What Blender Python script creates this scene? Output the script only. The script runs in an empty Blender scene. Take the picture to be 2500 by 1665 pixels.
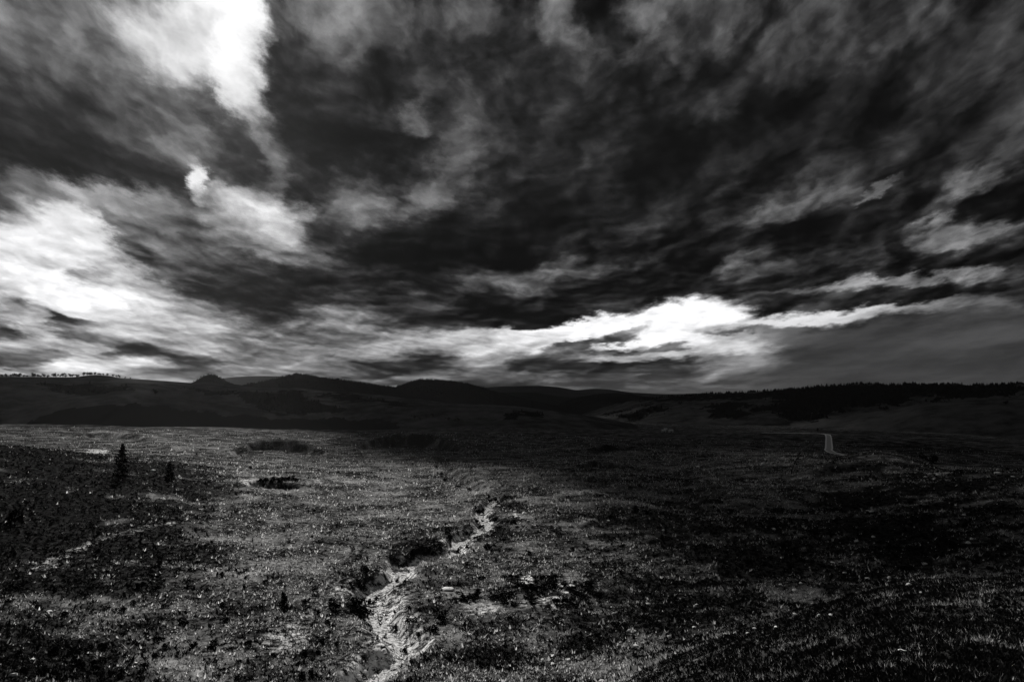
import bpy, bmesh, math, random
import numpy as np
from mathutils import Vector, Matrix

# ------------------------------------------------------------------ camera
W_PX, H_PX, F_PX = 2500.0, 1665.0, 1667.0
CAM_Z, PITCH = 30.0, math.radians(4.5)
scene = bpy.context.scene
col = scene.collection
cam_d = bpy.data.cameras.new("camera")
cam_d.sensor_width = 36.0
cam_d.lens = 36.0 * F_PX / W_PX
cam_d.clip_start, cam_d.clip_end = 0.5, 120000.0
cam = bpy.data.objects.new("camera", cam_d)
cam.location = (0, 0, CAM_Z)
cam.rotation_euler = (math.pi / 2 + PITCH, 0, 0)
col.objects.link(cam)
scene.camera = cam

# ------------------------------------------------------------------ light
SUN_AZ, SUN_EL = math.radians(-22.5), math.radians(31.0)   # azimuth from +Y towards +X
SUN_DIR = Vector((math.sin(SUN_AZ) * math.cos(SUN_EL), math.cos(SUN_AZ) * math.cos(SUN_EL), math.sin(SUN_EL)))
sun_d = bpy.data.lights.new("sun", 'SUN')
sun_d.energy, sun_d.angle, sun_d.color = 5.0, math.radians(0.5), (1.0, 0.98, 0.95)
sun = bpy.data.objects.new("sun", sun_d)
sun.rotation_euler = (-SUN_DIR).to_track_quat('-Z', 'Y').to_euler()
sun.location = (-400, 900, 700)
col.objects.link(sun)

world = bpy.data.worlds.new("World")
scene.world = world
world.use_nodes = True
wt = world.node_tree
wt.nodes.clear()
w_out = wt.nodes.new("ShaderNodeOutputWorld")
w_bg = wt.nodes.new("ShaderNodeBackground")
w_sky = wt.nodes.new("ShaderNodeTexSky")
w_sky.sky_type = 'NISHITA'
w_sky.sun_disc = False
w_sky.dust_density = 0.5
w_sky.sun_elevation = SUN_EL
w_sky.sun_rotation = SUN_AZ
w_bw = wt.nodes.new("ShaderNodeRGBToBW")
wt.links.new(w_sky.outputs[0], w_bw.inputs[0])
wt.links.new(w_bw.outputs[0], w_bg.inputs[0])
w_bg.inputs[1].default_value = 0.05
wt.links.new(w_bg.outputs[0], w_out.inputs[0])

scene.view_settings.view_transform = 'Standard'
scene.view_settings.look = 'None'
scene.view_settings.exposure = 0.35
scene.view_settings.gamma = 1.0
scene.view_settings.use_curve_mapping = False
scene.render.engine = 'CYCLES'
scene.cycles.use_denoising = True
scene.cycles.denoiser = 'OPENIMAGEDENOISE'
scene.cycles.denoising_input_passes = 'RGB_ALBEDO_NORMAL'
scene.cycles.max_bounces = 4
scene.cycles.diffuse_bounces = 2
scene.cycles.transparent_max_bounces = 8


# ------------------------------------------------------------------ helpers
def ray(px, py):
    """Direction of the photograph's pixel (2500 x 1665) in the world."""
    a, b = (px - W_PX / 2) / F_PX, (H_PX / 2 - py) / F_PX
    c, s = math.cos(PITCH), math.sin(PITCH)
    return np.array([a, c - b * s, s + b * c])


class G:
    """Small wrapper to write node trees as expressions."""
    def __init__(self, tree):
        self.t = tree

    def node(self, typ, **kw):
        n = self.t.nodes.new(typ)
        for k, v in kw.items():
            setattr(n, k, v)
        return n

    def put(self, sock, v):
        if hasattr(v, "is_output"):
            self.t.links.new(v, sock)
        else:
            sock.default_value = v

    def m(self, op, a, b=None, c=None, clamp=False):
        n = self.node("ShaderNodeMath", operation=op, use_clamp=clamp)
        self.put(n.inputs[0], a)
        if b is not None:
            self.put(n.inputs[1], b)
        if c is not None:
            self.put(n.inputs[2], c)
        return n.outputs[0]

    def v(self, op, a, b=None, scale=None):
        n = self.node("ShaderNodeVectorMath", operation=op)
        self.put(n.inputs[0], a)
        if b is not None:
            self.put(n.inputs[1], b)
        if scale is not None:
            self.put(n.inputs["Scale"], scale)
        return n.outputs[1] if op in ('LENGTH', 'DISTANCE', 'DOT_PRODUCT') else n.outputs[0]

    def xyz(self, x, y, z):
        n = self.node("ShaderNodeCombineXYZ")
        for i, q in enumerate((x, y, z)):
            self.put(n.inputs[i], q)
        return n.outputs[0]

    def sep(self, v):
        n = self.node("ShaderNodeSeparateXYZ")
        self.put(n.inputs[0], v)
        return n.outputs

    def noise(self, vec, scale, detail=6.0, rough=0.55, color=False, lac=2.0, dist=0.0):
        n = self.node("ShaderNodeTexNoise")
        self.put(n.inputs["Vector"], vec)
        n.inputs["Scale"].default_value = scale
        n.inputs["Detail"].default_value = detail
        n.inputs["Roughness"].default_value = rough
        n.inputs["Lacunarity"].default_value = lac
        n.inputs["Distortion"].default_value = dist
        return n.outputs["Color" if color else 0]

    def ramp(self, x, a, b, lo=0.0, hi=1.0, smooth=True):
        n = self.node("ShaderNodeMapRange", interpolation_type='SMOOTHSTEP' if smooth else 'LINEAR')
        n.clamp = True
        self.put(n.inputs[0], x)
        for i, q in zip((1, 2, 3, 4), (a, b, lo, hi)):
            self.put(n.inputs[i], q)
        return n.outputs[0]

    def mix(self, f, a, b):
        n = self.node("ShaderNodeMix", data_type='FLOAT')
        n.clamp_factor = True
        self.put(n.inputs[0], f)
        self.put(n.inputs[2], a)
        self.put(n.inputs[3], b)
        return n.outputs[0]


def new_mat(name):
    mt = bpy.data.materials.new(name)
    mt.use_nodes = True
    mt.node_tree.nodes.clear()
    return mt, G(mt.node_tree)


def link_mesh(name, verts, faces, mat=None, parent=None, smooth=True):
    me = bpy.data.meshes.new(name)
    me.from_pydata(verts, [], faces)
    if mat:
        me.materials.append(mat)
    if smooth:
        me.shade_smooth()
    o = bpy.data.objects.new(name, me)
    col.objects.link(o)
    if parent:
        o.parent = parent
    return o


def tag(o, label=None, cat=None, group=None, kind=None):
    if label:
        o["label"] = label
    if cat:
        o["category"] = cat
    if group:
        o["group"] = group
    if kind:
        o["kind"] = kind
    return o


# ------------------------------------------------------------------ sky: a cloud deck 1500 m up
DECK_H, DECK_R = 1500.0, 42000.0


def deck_z(r):
    return DECK_H * (1.0 - (r / DECK_R) ** 2)


def px_sky(px, py):
    d = ray(px, py)
    return math.degrees(math.atan2(d[0], d[1])), math.degrees(math.atan2(d[2], math.hypot(d[0], d[1])))


# every cloud bank and every gap of the deck: centre, half length, half width (in 1/1.062 of a pixel of the
# photograph, turned into sky angles below), tilt in degrees, grey, strength, softness
CLOUDS = [
    # -- upper left bank and the gap
    (90, 30, 260, 120, -8, .44, .9, .9), (150, 200, 330, 110, -15, .28, .9, .9),
    (130, 330, 330, 110, -5, .15, .95, .8), (300, 150, 150, 70, -35, .43, .7, .9),
    (370, 300, 130, 110, 30, .32, .8, .9), (230, 400, 230, 60, -8, .13, .9, .8),
    (420, 90, 150, 90, -10, .74, .95, .8), (490, 15, 125, 75, 0, .86, 1., .8), (550, 110, 75, 110, -12, .96, 1., .7), (545, 205, 75, 55, -35, .9, .9, .8), (430, 75, 60, 30, 20, .66, .5, .9),
    (575, 250, 90, 50, -40, .72, .9, .8), (545, 350, 70, 85, 0, .26, .95, .7), (625, 330, 25, 110, 0, .5, .6, .9),
    (650, 330, 100, 22, -45, .50, .9, .8), (440, 410, 32, 48, -10, .84, 1., .8), (430, 320, 70, 60, 0, .5, .5, .9),
    # -- big dark deck
    (780, 80, 170, 110, 0, .34, .7, .9), (790, -10, 130, 60, 0, .44, .8, .9), (720, 250, 110, 190, 10, .16, .85, .9), (800, 340, 150, 130, 0, .08, .9, .8),  # second patch added at the top edge to let sun onto the plain
    (1000, 60, 240, 70, 0, .36, .6, .9), (1290, 60, 55, 90, 10, .47, .8, .9), (1270, 30, 60, 50, 0, .45, .6, .9),
    (1480, 30, 60, 60, 10, .45, .7, .9), (1120, 220, 300, 130, 0, .22, .8, .9), (950, 285, 45, 35, 0, .42, .8, 1.1),
    (1060, 340, 60, 50, -20, .40, .8, 1.1), (1030, 440, 75, 60, 30, .40, .8, 1.1), (1300, 330, 220, 120, 0, .17, .8, .9),
    (1560, 320, 200, 120, 50, .035, .95, .8), (1620, 60, 140, 60, 35, .36, .6, .9), (1900, 110, 330, 90, 22, .27, .7, .9),
    (1850, 250, 430, 70, 12, .075, .95, .8), (1640, 230, 80, 50, 30, .28, .7, .9), (2250, 120, 200, 110, 15, .25, .7, .9),
    (2250, 270, 210, 40, 14, .23, .7, .9), (1900, 350, 330, 60, 8, .10, .8, .9), (2150, 350, 220, 45, 16, .21, .7, .9),
    # -- middle
    (180, 460, 170, 42, -6, .66, .85, .8), (60, 480, 130, 60, -10, .30, .8, .8), (330, 480, 90, 40, 0, .55, .7, .9),
    (540, 440, 110, 28, 5, .45, .7, .9), (590, 508, 135, 62, -22, .80, 1., .95), (560, 520, 70, 30, -10, .6, .5, .9), (640, 570, 120, 50, -25, .62, .8, .9),
    (430, 560, 210, 85, -8, .36, .9, .8), (280, 568, 62, 30, -6, .20, .8, .8), (490, 620, 150, 45, -10, .22, .85, .8),
    (820, 480, 90, 70, 10, .42, .8, .9), (760, 580, 120, 60, 30, .28, .8, .9),
    (1080, 565, 300, 75, 9, .03, .97, .8), (820, 640, 330, 60, 18, .05, .95, .7),
    (1330, 480, 210, 60, 0, .12, .9, .8), (1480, 540, 90, 30, 20, .25, .7, .9), (1560, 490, 150, 60, 0, .12, .8, .9),
    (1780, 490, 130, 28, 18, .40, .85, .8), (1720, 560, 330, 38, 12, .06, .95, .8), (1980, 530, 230, 32, 20, .09, .9, .8),
    (1700, 605, 55, 20, 20, .36, .8, .9), (1880, 590, 150, 22, 12, .24, .8, .9),
    (2230, 425, 85, 24, 22, .46, .9, 1.), (2020, 440, 60, 12, 35, .42, .8, .8), (2290, 480, 130, 40, 8, .10, .9, .8),
    (2165, 505, 35, 20, 20, .48, .9, 1.), (2200, 550, 110, 38, 10, .44, .9, .8), (2250, 540, 50, 22, 40, .50, .8, 1.),
    (1260, 635, 170, 26, -3, .34, .85, .9), (1050, 660, 120, 25, 15, .24, .8, .9),
    (1500, 668, 420, 34, 3, .11, .9, .8), (2200, 605, 320, 26, 3, .08, .95, .8),
    (2060, 648, 260, 14, 4, .52, .9, .9), (2200, 688, 330, 24, 2, .11, .95, .8), (1900, 680, 200, 16, 2, .2, .8, .8),
    (1010, 722, 330, 45, 1, .09, 1., .45), (700, 690, 170, 42, -12, .16, .9, .7),
    # -- lower left, broken bright cloud
    (90, 610, 190, 115, -8, .85, 1., .6), (180, 545, 60, 70, 30, .86, .95, .6), (110, 620, 45, 20, 0, .7, .6, .9),
    (215, 650, 80, 28, 14, .24, .95, .7), (330, 675, 140, 45, -22, .80, .95, .7), (150, 680, 170, 36, -20, .90, .9, .7),
    (200, 748, 175, 22, -17, .20, 1., .7), (150, 735, 80, 24, -12, .17, .9, .7), (400, 700, 120, 40, -28, .60, .8, .9),
    (470, 720, 80, 40, -30, .40, .7, .9), (300, 772, 130, 14, -8, .24, .9, .7), (90, 740, 40, 60, 0, .9, .6, .8), (330, 735, 170, 14, -14, .9, .7, .8),
    (430, 770, 230, 40, -4, .68, .85, .8), (90, 800, 190, 28, -4, .74, .9, .8), (290, 812, 70, 16, 8, .17, .95, .7),
    (70, 828, 130, 24, -4, .25, .9, .8), (230, 842, 120, 24, 4, .80, .95, .6), (40, 850, 45, 10, -5, .85, .8, .7), (380, 850, 80, 20, 0, .35, .7, .9),
    (330, 880, 420, 22, 0, .52, .7, .9),
    (700, 800, 260, 75, 18, .46, .9, .9), (640, 770, 36, 9, -4, .22, .8, .7), (705, 745, 30, 16, 40, .24, .8, .7), (770, 740, 60, 30, 0, .5, .6, .9),
    (860, 800, 150, 28, 20, .52, .6, .9), (850, 865, 300, 26, 4, .36, .8, .9),
    # -- the bright gap under the deck
    (1340, 768, 300, 30, 6, .95, 1., .35), (1570, 735, 130, 44, 12, .98, 1., .4), (1000, 785, 200, 26, 3, .56, .9, .8),
    (1180, 800, 150, 34, 5, .72, .85, .8), (1640, 790, 170, 36, 6, .92, .95, .6), (1330, 835, 300, 28, 2, .30, .8, .9),
    (1230, 832, 50, 20, 0, .22, .7, .8), (1110, 825, 60, 18, 10, .55, .7, .8), (1350, 785, 105, 12, 13, .24, .95, .6), (1520, 795, 45, 11, 4, .25, .9, .6),
    (1480, 840, 260, 19, 3, .17, .95, .7), (1700, 752, 75, 11, 2, .24, .95, .6), (1480, 815, 160, 9, 5, .75, .8, .8), (1230, 868, 300, 14, 1, .34, .8, .9),
    (1880, 728, 300, 15, 5, .85, .95, .8), (1830, 770, 160, 22, 0, .40, .85, .8), (2160, 712, 200, 13, 3, .50, .6, .9),
    # -- rain curtain at the right
    (2180, 800, 420, 75, 2, .28, 1., .6), (2250, 770, 200, 22, 6, .37, .6, .9), (1700, 845, 90, 36, 12, .58, .85, .9),
    (1900, 862, 330, 26, 0, .28, .85, .9), (1500, 878, 230, 12, 0, .24, .8, .9),
    # -- unseen, above the picture: gap and banks shaped to choose which ground is sunlit
    (530, -85, 70, 120, 0, .97, 1., .9), (330, -100, 110, 110, 0, .5, .9, .9), (160, -120, 190, 120, 0, .34, .9, .8), (1000, -140, 420, 110, 0, .26, .9, .9),
    (1900, -140, 500, 110, 0, .28, .9, .9),
]


def build_sky():
    mt, g = new_mat("cloud_deck")
    tc = g.node("ShaderNodeTexCoord")
    p = tc.outputs["Object"]
    s = g.sep(p)
    hor = g.m('SQRT', g.m('ADD', g.m('MULTIPLY', s[0], s[0]), g.m('MULTIPLY', s[1], s[1])))
    az = g.m('MULTIPLY', g.m('ARCTAN2', s[0], s[1]), 180 / math.pi)
    el = g.m('MULTIPLY', g.m('ARCTAN2', s[2], hor), 180 / math.pi)
    elc = g.m('MAXIMUM', el, 0.0)
    lg = g.m('MULTIPLY', g.m('LOGARITHM', g.m('ADD', elc, 10.0), math.e), 7.6)
    # the banks fan out from the far end of the valley: rising to the right on the right, to the left on the left
    q = g.xyz(g.m('MULTIPLY', az, 1 / 6.4), g.m('SUBTRACT', lg, g.m('MULTIPLY', g.m('MULTIPLY', az, az), 0.0011)), 0.0)
    sq = g.m('DIVIDE', elc, g.m('ADD', elc, 7.0))      # less upheaval towards the horizon
    # billowing edges: the sky coordinates are pushed about by noise
    c1 = g.v('SUBTRACT', g.noise(q, 0.9, 3.0, 0.5, True), (.5, .5, .5))
    c2 = g.v('SUBTRACT', g.noise(q, 3.0, 8.0, 0.66, True), (.5, .5, .5))
    push = g.v('ADD', g.v('SCALE', c1, scale=5.5), g.v('SCALE', c2, scale=4.0))
    push = g.v('MULTIPLY', push, g.xyz(1.0, g.m('MULTIPLY', sq, 1.0), 0.0))
    uv = g.v('ADD', g.xyz(az, el, 0.0), push)
    qw = g.v('ADD', q, g.v('SCALE', g.v('ADD', g.v('SCALE', c1, scale=0.45), g.v('SCALE', c2, scale=0.22)), scale=1.0))
    # side light: where the cloud thins out towards the sun it is bright, behind that dark
    su, sv = math.degrees(SUN_AZ) / 6.4, 7.6 * math.log(math.degrees(SUN_EL) + 10.0)
    to_sun = g.v('NORMALIZE', g.v('SUBTRACT', (su, sv, 0.0), q))

    def heaps(vec, scale, detail):
        """Rounded heads of cloud."""
        n = g.node("ShaderNodeTexVoronoi", feature='SMOOTH_F1', voronoi_dimensions='2D')
        n.normalize = True
        g.put(n.inputs["Vector"], vec)
        n.inputs["Scale"].default_value = scale
        n.inputs["Detail"].default_value = detail
        n.inputs["Roughness"].default_value = 0.55
        n.inputs["Lacunarity"].default_value = 2.3
        n.inputs["Smoothness"].default_value = 0.35
        return g.m('SUBTRACT', 1.0, n.outputs["Distance"])

    n1 = g.noise(qw, 1.1, 8.0, 0.53)
    n2 = g.noise(g.v('ADD', qw, (13.1, 4.2, 7.7)), 4.2, 7.0, 0.6)
    qs = g.v('ADD', qw, g.v('SCALE', to_sun, scale=0.13))
    h0, h1 = heaps(qw, 1.25, 2.5), heaps(qs, 1.25, 2.0)
    n4 = g.noise(qs, 1.1, 6.0, 0.53)
    side = g.m('ADD', g.m('SUBTRACT', n1, n4), g.m('MULTIPLY', g.m('SUBTRACT', h0, h1), 0.55))
    puff = h0
    us = g.sep(uv)
    base = g.ramp(n1, 0.3, 0.7, 0.10, 0.30)
    tex = g.m('ADD', g.m('MULTIPLY', g.m('SUBTRACT', n1, 0.5), 1.3), g.m('MULTIPLY', g.m('SUBTRACT', n2, 0.5), g.ramp(el, 4.0, 16.0, 0.65, 0.35)))
    tex = g.m('ADD', tex, g.m('ADD', g.m('MULTIPLY', side, 1.5), g.m('MULTIPLY', g.m('SUBTRACT', puff, 0.68), g.ramp(el, 7.0, 18.0, 0.8, 0.6))))
    tex = g.m('MULTIPLY', tex, g.m('MULTIPLY_ADD', g.m('MULTIPLY', g.ramp(az, -14.0, 2.0, 1.0, 0.3), g.ramp(el, 8.0, 13.0, 1.0, 0.0)), 0.25, 1.0))
    tex = g.m('MULTIPLY', tex, g.ramp(el, 10.0, 19.0, 1.0, 0.68))
    # falling rain veils the low clouds on the right
    rain = g.m('MULTIPLY', g.ramp(az, 14.0, 24.0), g.ramp(el, 4.5, 8.0, 1.0, 0.0))
    tex = g.m('MULTIPLY', tex, g.m('MULTIPLY_ADD', rain, -0.88, 1.0))
    blobs = []
    for (cx, cy, a, w, tilt, grey, k, soft) in CLOUDS:
        x0, y0 = cx * 1.062, cy * 1.062
        u0, v0 = px_sky(x0, y0)
        ca, sa = math.cos(math.radians(tilt)), math.sin(math.radians(tilt))
        u1, v1 = px_sky(x0 + 20 * ca, y0 - 20 * sa)
        u2, v2 = px_sky(x0 + 20 * sa, y0 + 20 * ca)
        la, lw = math.hypot(u1 - u0, v1 - v0) / 20 * a * 1.062, math.hypot(u2 - u0, v2 - v0) / 20 * w * 1.062
        blobs.append((u0, v0, math.atan2(v1 - v0, u1 - u0), la * 1.25, lw * 1.25, grey, k, soft))

    def leaf(lo_u, hi_u, lo_v, hi_v):
        """The deck inside one box of sky angles, with the banks that reach into it (a node group)."""
        gt = bpy.data.node_groups.new("cloud_box", 'ShaderNodeTree')
        for nm in ("u", "v", "base", "tex"):
            gt.interface.new_socket(nm, in_out='INPUT', socket_type='NodeSocketFloat')
        gt.interface.new_socket("deck", in_out='OUTPUT', socket_type='NodeSocketShader')
        h = G(gt)
        gi, go = h.node("NodeGroupInput"), h.node("NodeGroupOutput")
        b = gi.outputs[2]
        for (u0, v0, rot, la, lw, grey, k, soft) in blobs:
            far = 1.0 + soft * 0.25
            eu = far * math.hypot(la * math.cos(rot), lw * math.sin(rot))
            ev = far * math.hypot(la * math.sin(rot), lw * math.cos(rot))
            if u0 + eu < lo_u or u0 - eu > hi_u or v0 + ev < lo_v or v0 - ev > hi_v:
                continue
            mp = h.node("ShaderNodeMapping", vector_type='TEXTURE')
            h.put(mp.inputs[0], h.xyz(gi.outputs[0], gi.outputs[1], b))   # b rides along: the nodes run one after another
            mp.inputs[1].default_value = (u0, v0, 0)
            mp.inputs[2].default_value = (0, 0, rot)
            mp.inputs[3].default_value = (la, lw, 1e6)
            f = h.ramp(h.v('LENGTH', mp.outputs[0]), 1.0 - soft * 0.8, far, k if grey > .4 else k * .88, 0.0)
            b = h.mix(f, b, grey if grey > .13 else grey * .7 + .05)
        # cloud structure on top of the banks, strongest in the mid greys
        mid = h.m('MULTIPLY', b, h.m('SUBTRACT', 1.15, b))
        b = h.m('ADD', b, h.m('MULTIPLY', gi.outputs[3], h.m('MULTIPLY_ADD', mid, 0.55, 0.20)))
        b = h.m('SMOOTH_MAX', b, 0.03, 0.06)
        thin = h.m('MULTIPLY_ADD', h.m('POWER', h.ramp(b, 0.2, 0.95, 0.0, 1.0, False), 1.6), 0.87, 0.014)
        thin = h.m('MULTIPLY', thin, h.ramp(gi.outputs[1], 8.0, 20.0, 0.35, 1.0))     # slanting paths cross more cloud
        lum = h.m('MULTIPLY', h.m('POWER', b, 2.6), h.m('MULTIPLY_ADD', thin, -0.75, 1.0))
        em = h.node("ShaderNodeEmission")
        h.put(em.inputs[0], h.xyz(lum, lum, h.m('MULTIPLY', lum, 1.02)))
        tr = h.node("ShaderNodeBsdfTransparent")
        h.put(tr.inputs[0], thin)
        ad = h.node("ShaderNodeAddShader")
        h.put(ad.inputs[0], em.outputs[0])
        h.put(ad.inputs[1], tr.outputs[0])
        h.put(go.inputs[0], ad.outputs[0])
        gn = g.node("ShaderNodeGroup", node_tree=gt)
        for i, q_ in enumerate((us[0], us[1], base, tex)):
            g.put(gn.inputs[i], q_)
        return gn.outputs[0]

    def split(i0, i1, cuts, coord, make):
        """Binary choice between boxes, so that only one box's nodes run for a ray."""
        if i1 - i0 == 1:
            return make(cuts[i0], cuts[i1])
        im = (i0 + i1) // 2
        n = g.node("ShaderNodeMixShader")
        g.put(n.inputs[0], g.m('GREATER_THAN', coord, cuts[im]))
        g.put(n.inputs[1], split(i0, im, cuts, coord, make))
        g.put(n.inputs[2], split(im, i1, cuts, coord, make))
        return n.outputs[0]

    UC, VC = [-999, -44, -24, -8, 8, 22, 48, 999], [-999, 5.0, 10.0, 17.0, 27.0, 999]

    def column(lo_u, hi_u):
        if abs(lo_u) > 900 or abs(hi_u) > 900:
            return leaf(lo_u, hi_u, -999, 999)
        return split(0, len(VC) - 1, VC, us[1], lambda lo_v, hi_v: leaf(lo_u, hi_u, lo_v, hi_v))

    out = g.node("ShaderNodeOutputMaterial")
    g.put(out.inputs[0], split(0, len(UC) - 1, UC, us[0], column))
    mt.cycles.emission_sampling = 'NONE'
    vs, fs = [(0, 0, deck_z(0) - CAM_Z)], []
    rs = [600, 1200, 1800, 2600, 3600, 5000, 7000, 9500, 12500, 16000, 20000, 24000, 28000, 32000, 36000, 40000, 43000]
    na = 144
    for r in rs:
        for i in range(na):
            a = 2 * math.pi * i / na
            vs.append((r * math.sin(a), r * math.cos(a), deck_z(r) - CAM_Z))
    for i in range(na):
        fs.append((0, 1 + i, 1 + (i + 1) % na))
    for k in range(len(rs) - 1):
        for i in range(na):
            a, b_ = 1 + k * na + i, 1 + k * na + (i + 1) % na
            fs.append((a, a + na, b_ + na, b_))
    o = link_mesh("sky", vs, fs, mt)
    o.location = (0, 0, CAM_Z)
    tag(o, kind="structure")
    return o


build_sky()


# ------------------------------------------------------------------ numeric noise
_rng = np.random.RandomState(11)
_PERM = np.concatenate([_rng.permutation(256)] * 3)
_GRAD = np.stack([np.cos(np.linspace(0, 2 * np.pi, 256, False)), np.sin(np.linspace(0, 2 * np.pi, 256, False))], 1)


def perlin(x, y):
    xi, yi = np.floor(x).astype(np.int64), np.floor(y).astype(np.int64)
    fx, fy = x - xi, y - yi
    xi &= 255
    yi &= 255
    u, v = fx * fx * fx * (fx * (fx * 6 - 15) + 10), fy * fy * fy * (fy * (fy * 6 - 15) + 10)

    def gr(ix, iy, dx, dy):
        g_ = _GRAD[_PERM[_PERM[ix] + iy]]
        return g_[..., 0] * dx + g_[..., 1] * dy
    a = gr(xi, yi, fx, fy)
    b = gr(xi + 1, yi, fx - 1, fy)
    c = gr(xi, yi + 1, fx, fy - 1)
    d = gr(xi + 1, yi + 1, fx - 1, fy - 1)
    return (a + u * (b - a)) * (1 - v) + (c + u * (d - c)) * v


def fbm(x, y, octaves=4, gain=0.5):
    s, a = 0, 1.0
    for k in range(octaves):
        s = s + a * perlin(x * 2 ** k + 17.3 * k, y * 2 ** k - 9.1 * k)
        a *= gain
    return s


def smooth(e0, e1, x):
    t = np.clip((x - e0) / (e1 - e0), 0, 1)
    return t * t * (3 - 2 * t)


def pchip(xs, ys, x):
    """Monotone cubic through (xs, ys)."""
    xs, ys = np.asarray(xs, float), np.asarray(ys, float)
    h = np.diff(xs)
    d = np.diff(ys) / h
    m = np.zeros_like(ys)
    for i in range(1, len(xs) - 1):
        if d[i - 1] * d[i] > 0:
            w1, w2 = 2 * h[i] + h[i - 1], h[i] + 2 * h[i - 1]
            m[i] = (w1 + w2) / (w1 / d[i - 1] + w2 / d[i])
    m[0], m[-1] = d[0], d[-1]
    x = np.clip(x, xs[0], xs[-1])
    i = np.clip(np.searchsorted(xs, x) - 1, 0, len(xs) - 2)
    t = (x - xs[i]) / h[i]
    return ((1 + 2 * t) * (1 - t) ** 2 * ys[i] + t * (1 - t) ** 2 * h[i] * m[i]
            + t * t * (3 - 2 * t) * ys[i + 1] + t * t * (t - 1) * h[i] * m[i + 1])


# ------------------------------------------------------------------ shape of the land
R_TAB = [0.5, 15, 30, 45, 60, 80, 120, 170, 240, 300, 420, 560, 750, 1000, 1250, 1700, 2500, 4000, 8000, 42000]
Z_TAB = {   # bearing in degrees: heights at the distances above
    -60.0: [28.3, 24, 19, 14, 11, 9, 9, 11, 18, 18, 8, 2, 0, 2, -36, -60, -72, -80, -95, -110],
    -36.9: [28.3, 22, 14, 8, 5, 3, 3.5, 5, 13.5, 12, 0, -4, -4, -1.6, -40, -60, -72, -80, -95, -110],
    -29.7: [28.3, 22, 13.5, 7, 3.5, 1.5, 2, 3.5, 9.5, 6, -2, -6, -8, -7, -40, -60, -72, -80, -95, -110],
    -21.3: [28.3, 22, 13, 6, 2.5, 1, .8, 1.5, 3, 1, -5, -9, -12, -13.5, -40, -60, -72, -80, -95, -110],
    -11.9: [28.3, 22, 13, 5.5, 1.8, 0, 0, 0, 0, -2, -9, -14, -17, -18.5, -38, -60, -72, -80, -95, -110],
    0.0: [28.3, 22, 13, 5.5, 2, 0, 0, 0, 0, -3, -10, -15, -19, -23, -33, -50, -70, -80, -95, -110],
    11.9: [28.3, 22.5, 16.5, 12.5, 8, 2, 0, 0, 0, -3, -9, -15, -22, -29, -38, -52, -70, -80, -95, -110],
    22.8: [28.3, 23, 19, 16.8, 13, 5, 1.5, 1, .5, -1, -3, -16, -24, -26, -31, -48, -66, -80, -95, -110],
    31.0: [28.3, 23.5, 20.8, 19.6, 16, 8, 4, 3.5, 4, 2, -8, -20, -25, -27, -31, -48, -66, -80, -95, -110],
    36.9: [28.3, 23.5, 21.2, 20.5, 17, 10, 6, 6, 7, 4, -10, -22, -26, -31, -38, -50, -66, -80, -95, -110],
    60.0: [28.3, 25, 24, 23, 21, 17, 13, 12, 12, 10, 0, -12, -20, -28, -38, -50, -66, -80, -95, -110],
}
_LR = np.linspace(math.log(0.5), math.log(42000), 900)
_BE = np.linspace(-60, 60, 241)
_rows = np.array([pchip(np.log(R_TAB), Z_TAB[k], _LR) for k in sorted(Z_TAB)])
_keys = sorted(Z_TAB)
_TAB = np.array([pchip(_keys, _rows[:, j], _BE) for j in range(len(_LR))]).T      # bearing x distance
_k = np.exp(-0.5 * (np.arange(-18, 19) / 6.0) ** 2)
_k /= _k.sum()
_TAB = np.array([np.convolve(np.pad(row, 18, mode='edge'), _k, mode='valid') for row in _TAB])


def base_h(x, y):
    r = np.maximum(np.hypot(x, y), 0.5)
    a = np.degrees(np.arctan2(x, y))
    behind = smooth(75, 140, np.abs(a))
    fi = np.clip((np.log(r) - _LR[0]) / (_LR[1] - _LR[0]), 0, len(_LR) - 1.001)
    fj = np.clip((a + 60) / 0.5, 0, len(_BE) - 1.001)
    i, j = fi.astype(int), fj.astype(int)
    u, v = fi - i, fj - j
    z = (_TAB[j, i] * (1 - u) + _TAB[j, i + 1] * u) * (1 - v) + (_TAB[j + 1, i] * (1 - u) + _TAB[j + 1, i + 1] * u) * v
    zb = 28.3 + 14 * smooth(10, 200, r) - 80 * smooth(300, 3000, r)       # the hill goes on behind the viewer
    return z * (1 - behind) + zb * behind


def relief(x, y):
    r = np.hypot(x, y)
    z = 0.22 * fbm(x / 3.1, y / 3.1, 2) * smooth(8, 25, r) * (1 - smooth(250, 600, r))
    z += 0.75 * fbm(x / 19.0 + 3, y / 19.0, 3) * smooth(15, 60, r) * (1 - smooth(900, 1600, r))
    z += 2.6 * fbm(x / 95.0 - 7, y / 95.0 + 2, 3) * smooth(60, 260, r)
    z += 9.0 * fbm(x / 420.0 + 1.7, y / 420.0 + 5, 3) * smooth(900, 2200, r)
    return z


FEATURES = []       # functions (x, y, z) -> z that carve or raise the land, in order


def H(x, y):
    x, y = np.asarray(x, float), np.asarray(y, float)
    z = base_h(x, y) + relief(x, y)
    for f in FEATURES:
        z = f(x, y, z)
    return z


def land(px, py, r0=14.0, r1=3000.0, n=2400):
    """Where the line of sight through a pixel of the photograph meets the land."""
    d = ray(px, py)
    rr = np.geomspace(r0, r1, n)
    k = rr / math.hypot(d[0], d[1])
    x, y, z = d[0] * k, d[1] * k, CAM_Z + d[2] * k
    below = np.nonzero(z <= H(x, y))[0]
    i = below[0] if len(below) else n - 1
    return float(x[i]), float(y[i])


def on(px, py):
    x, y = land(px, py)
    return x, y, float(H(x, y))


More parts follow.
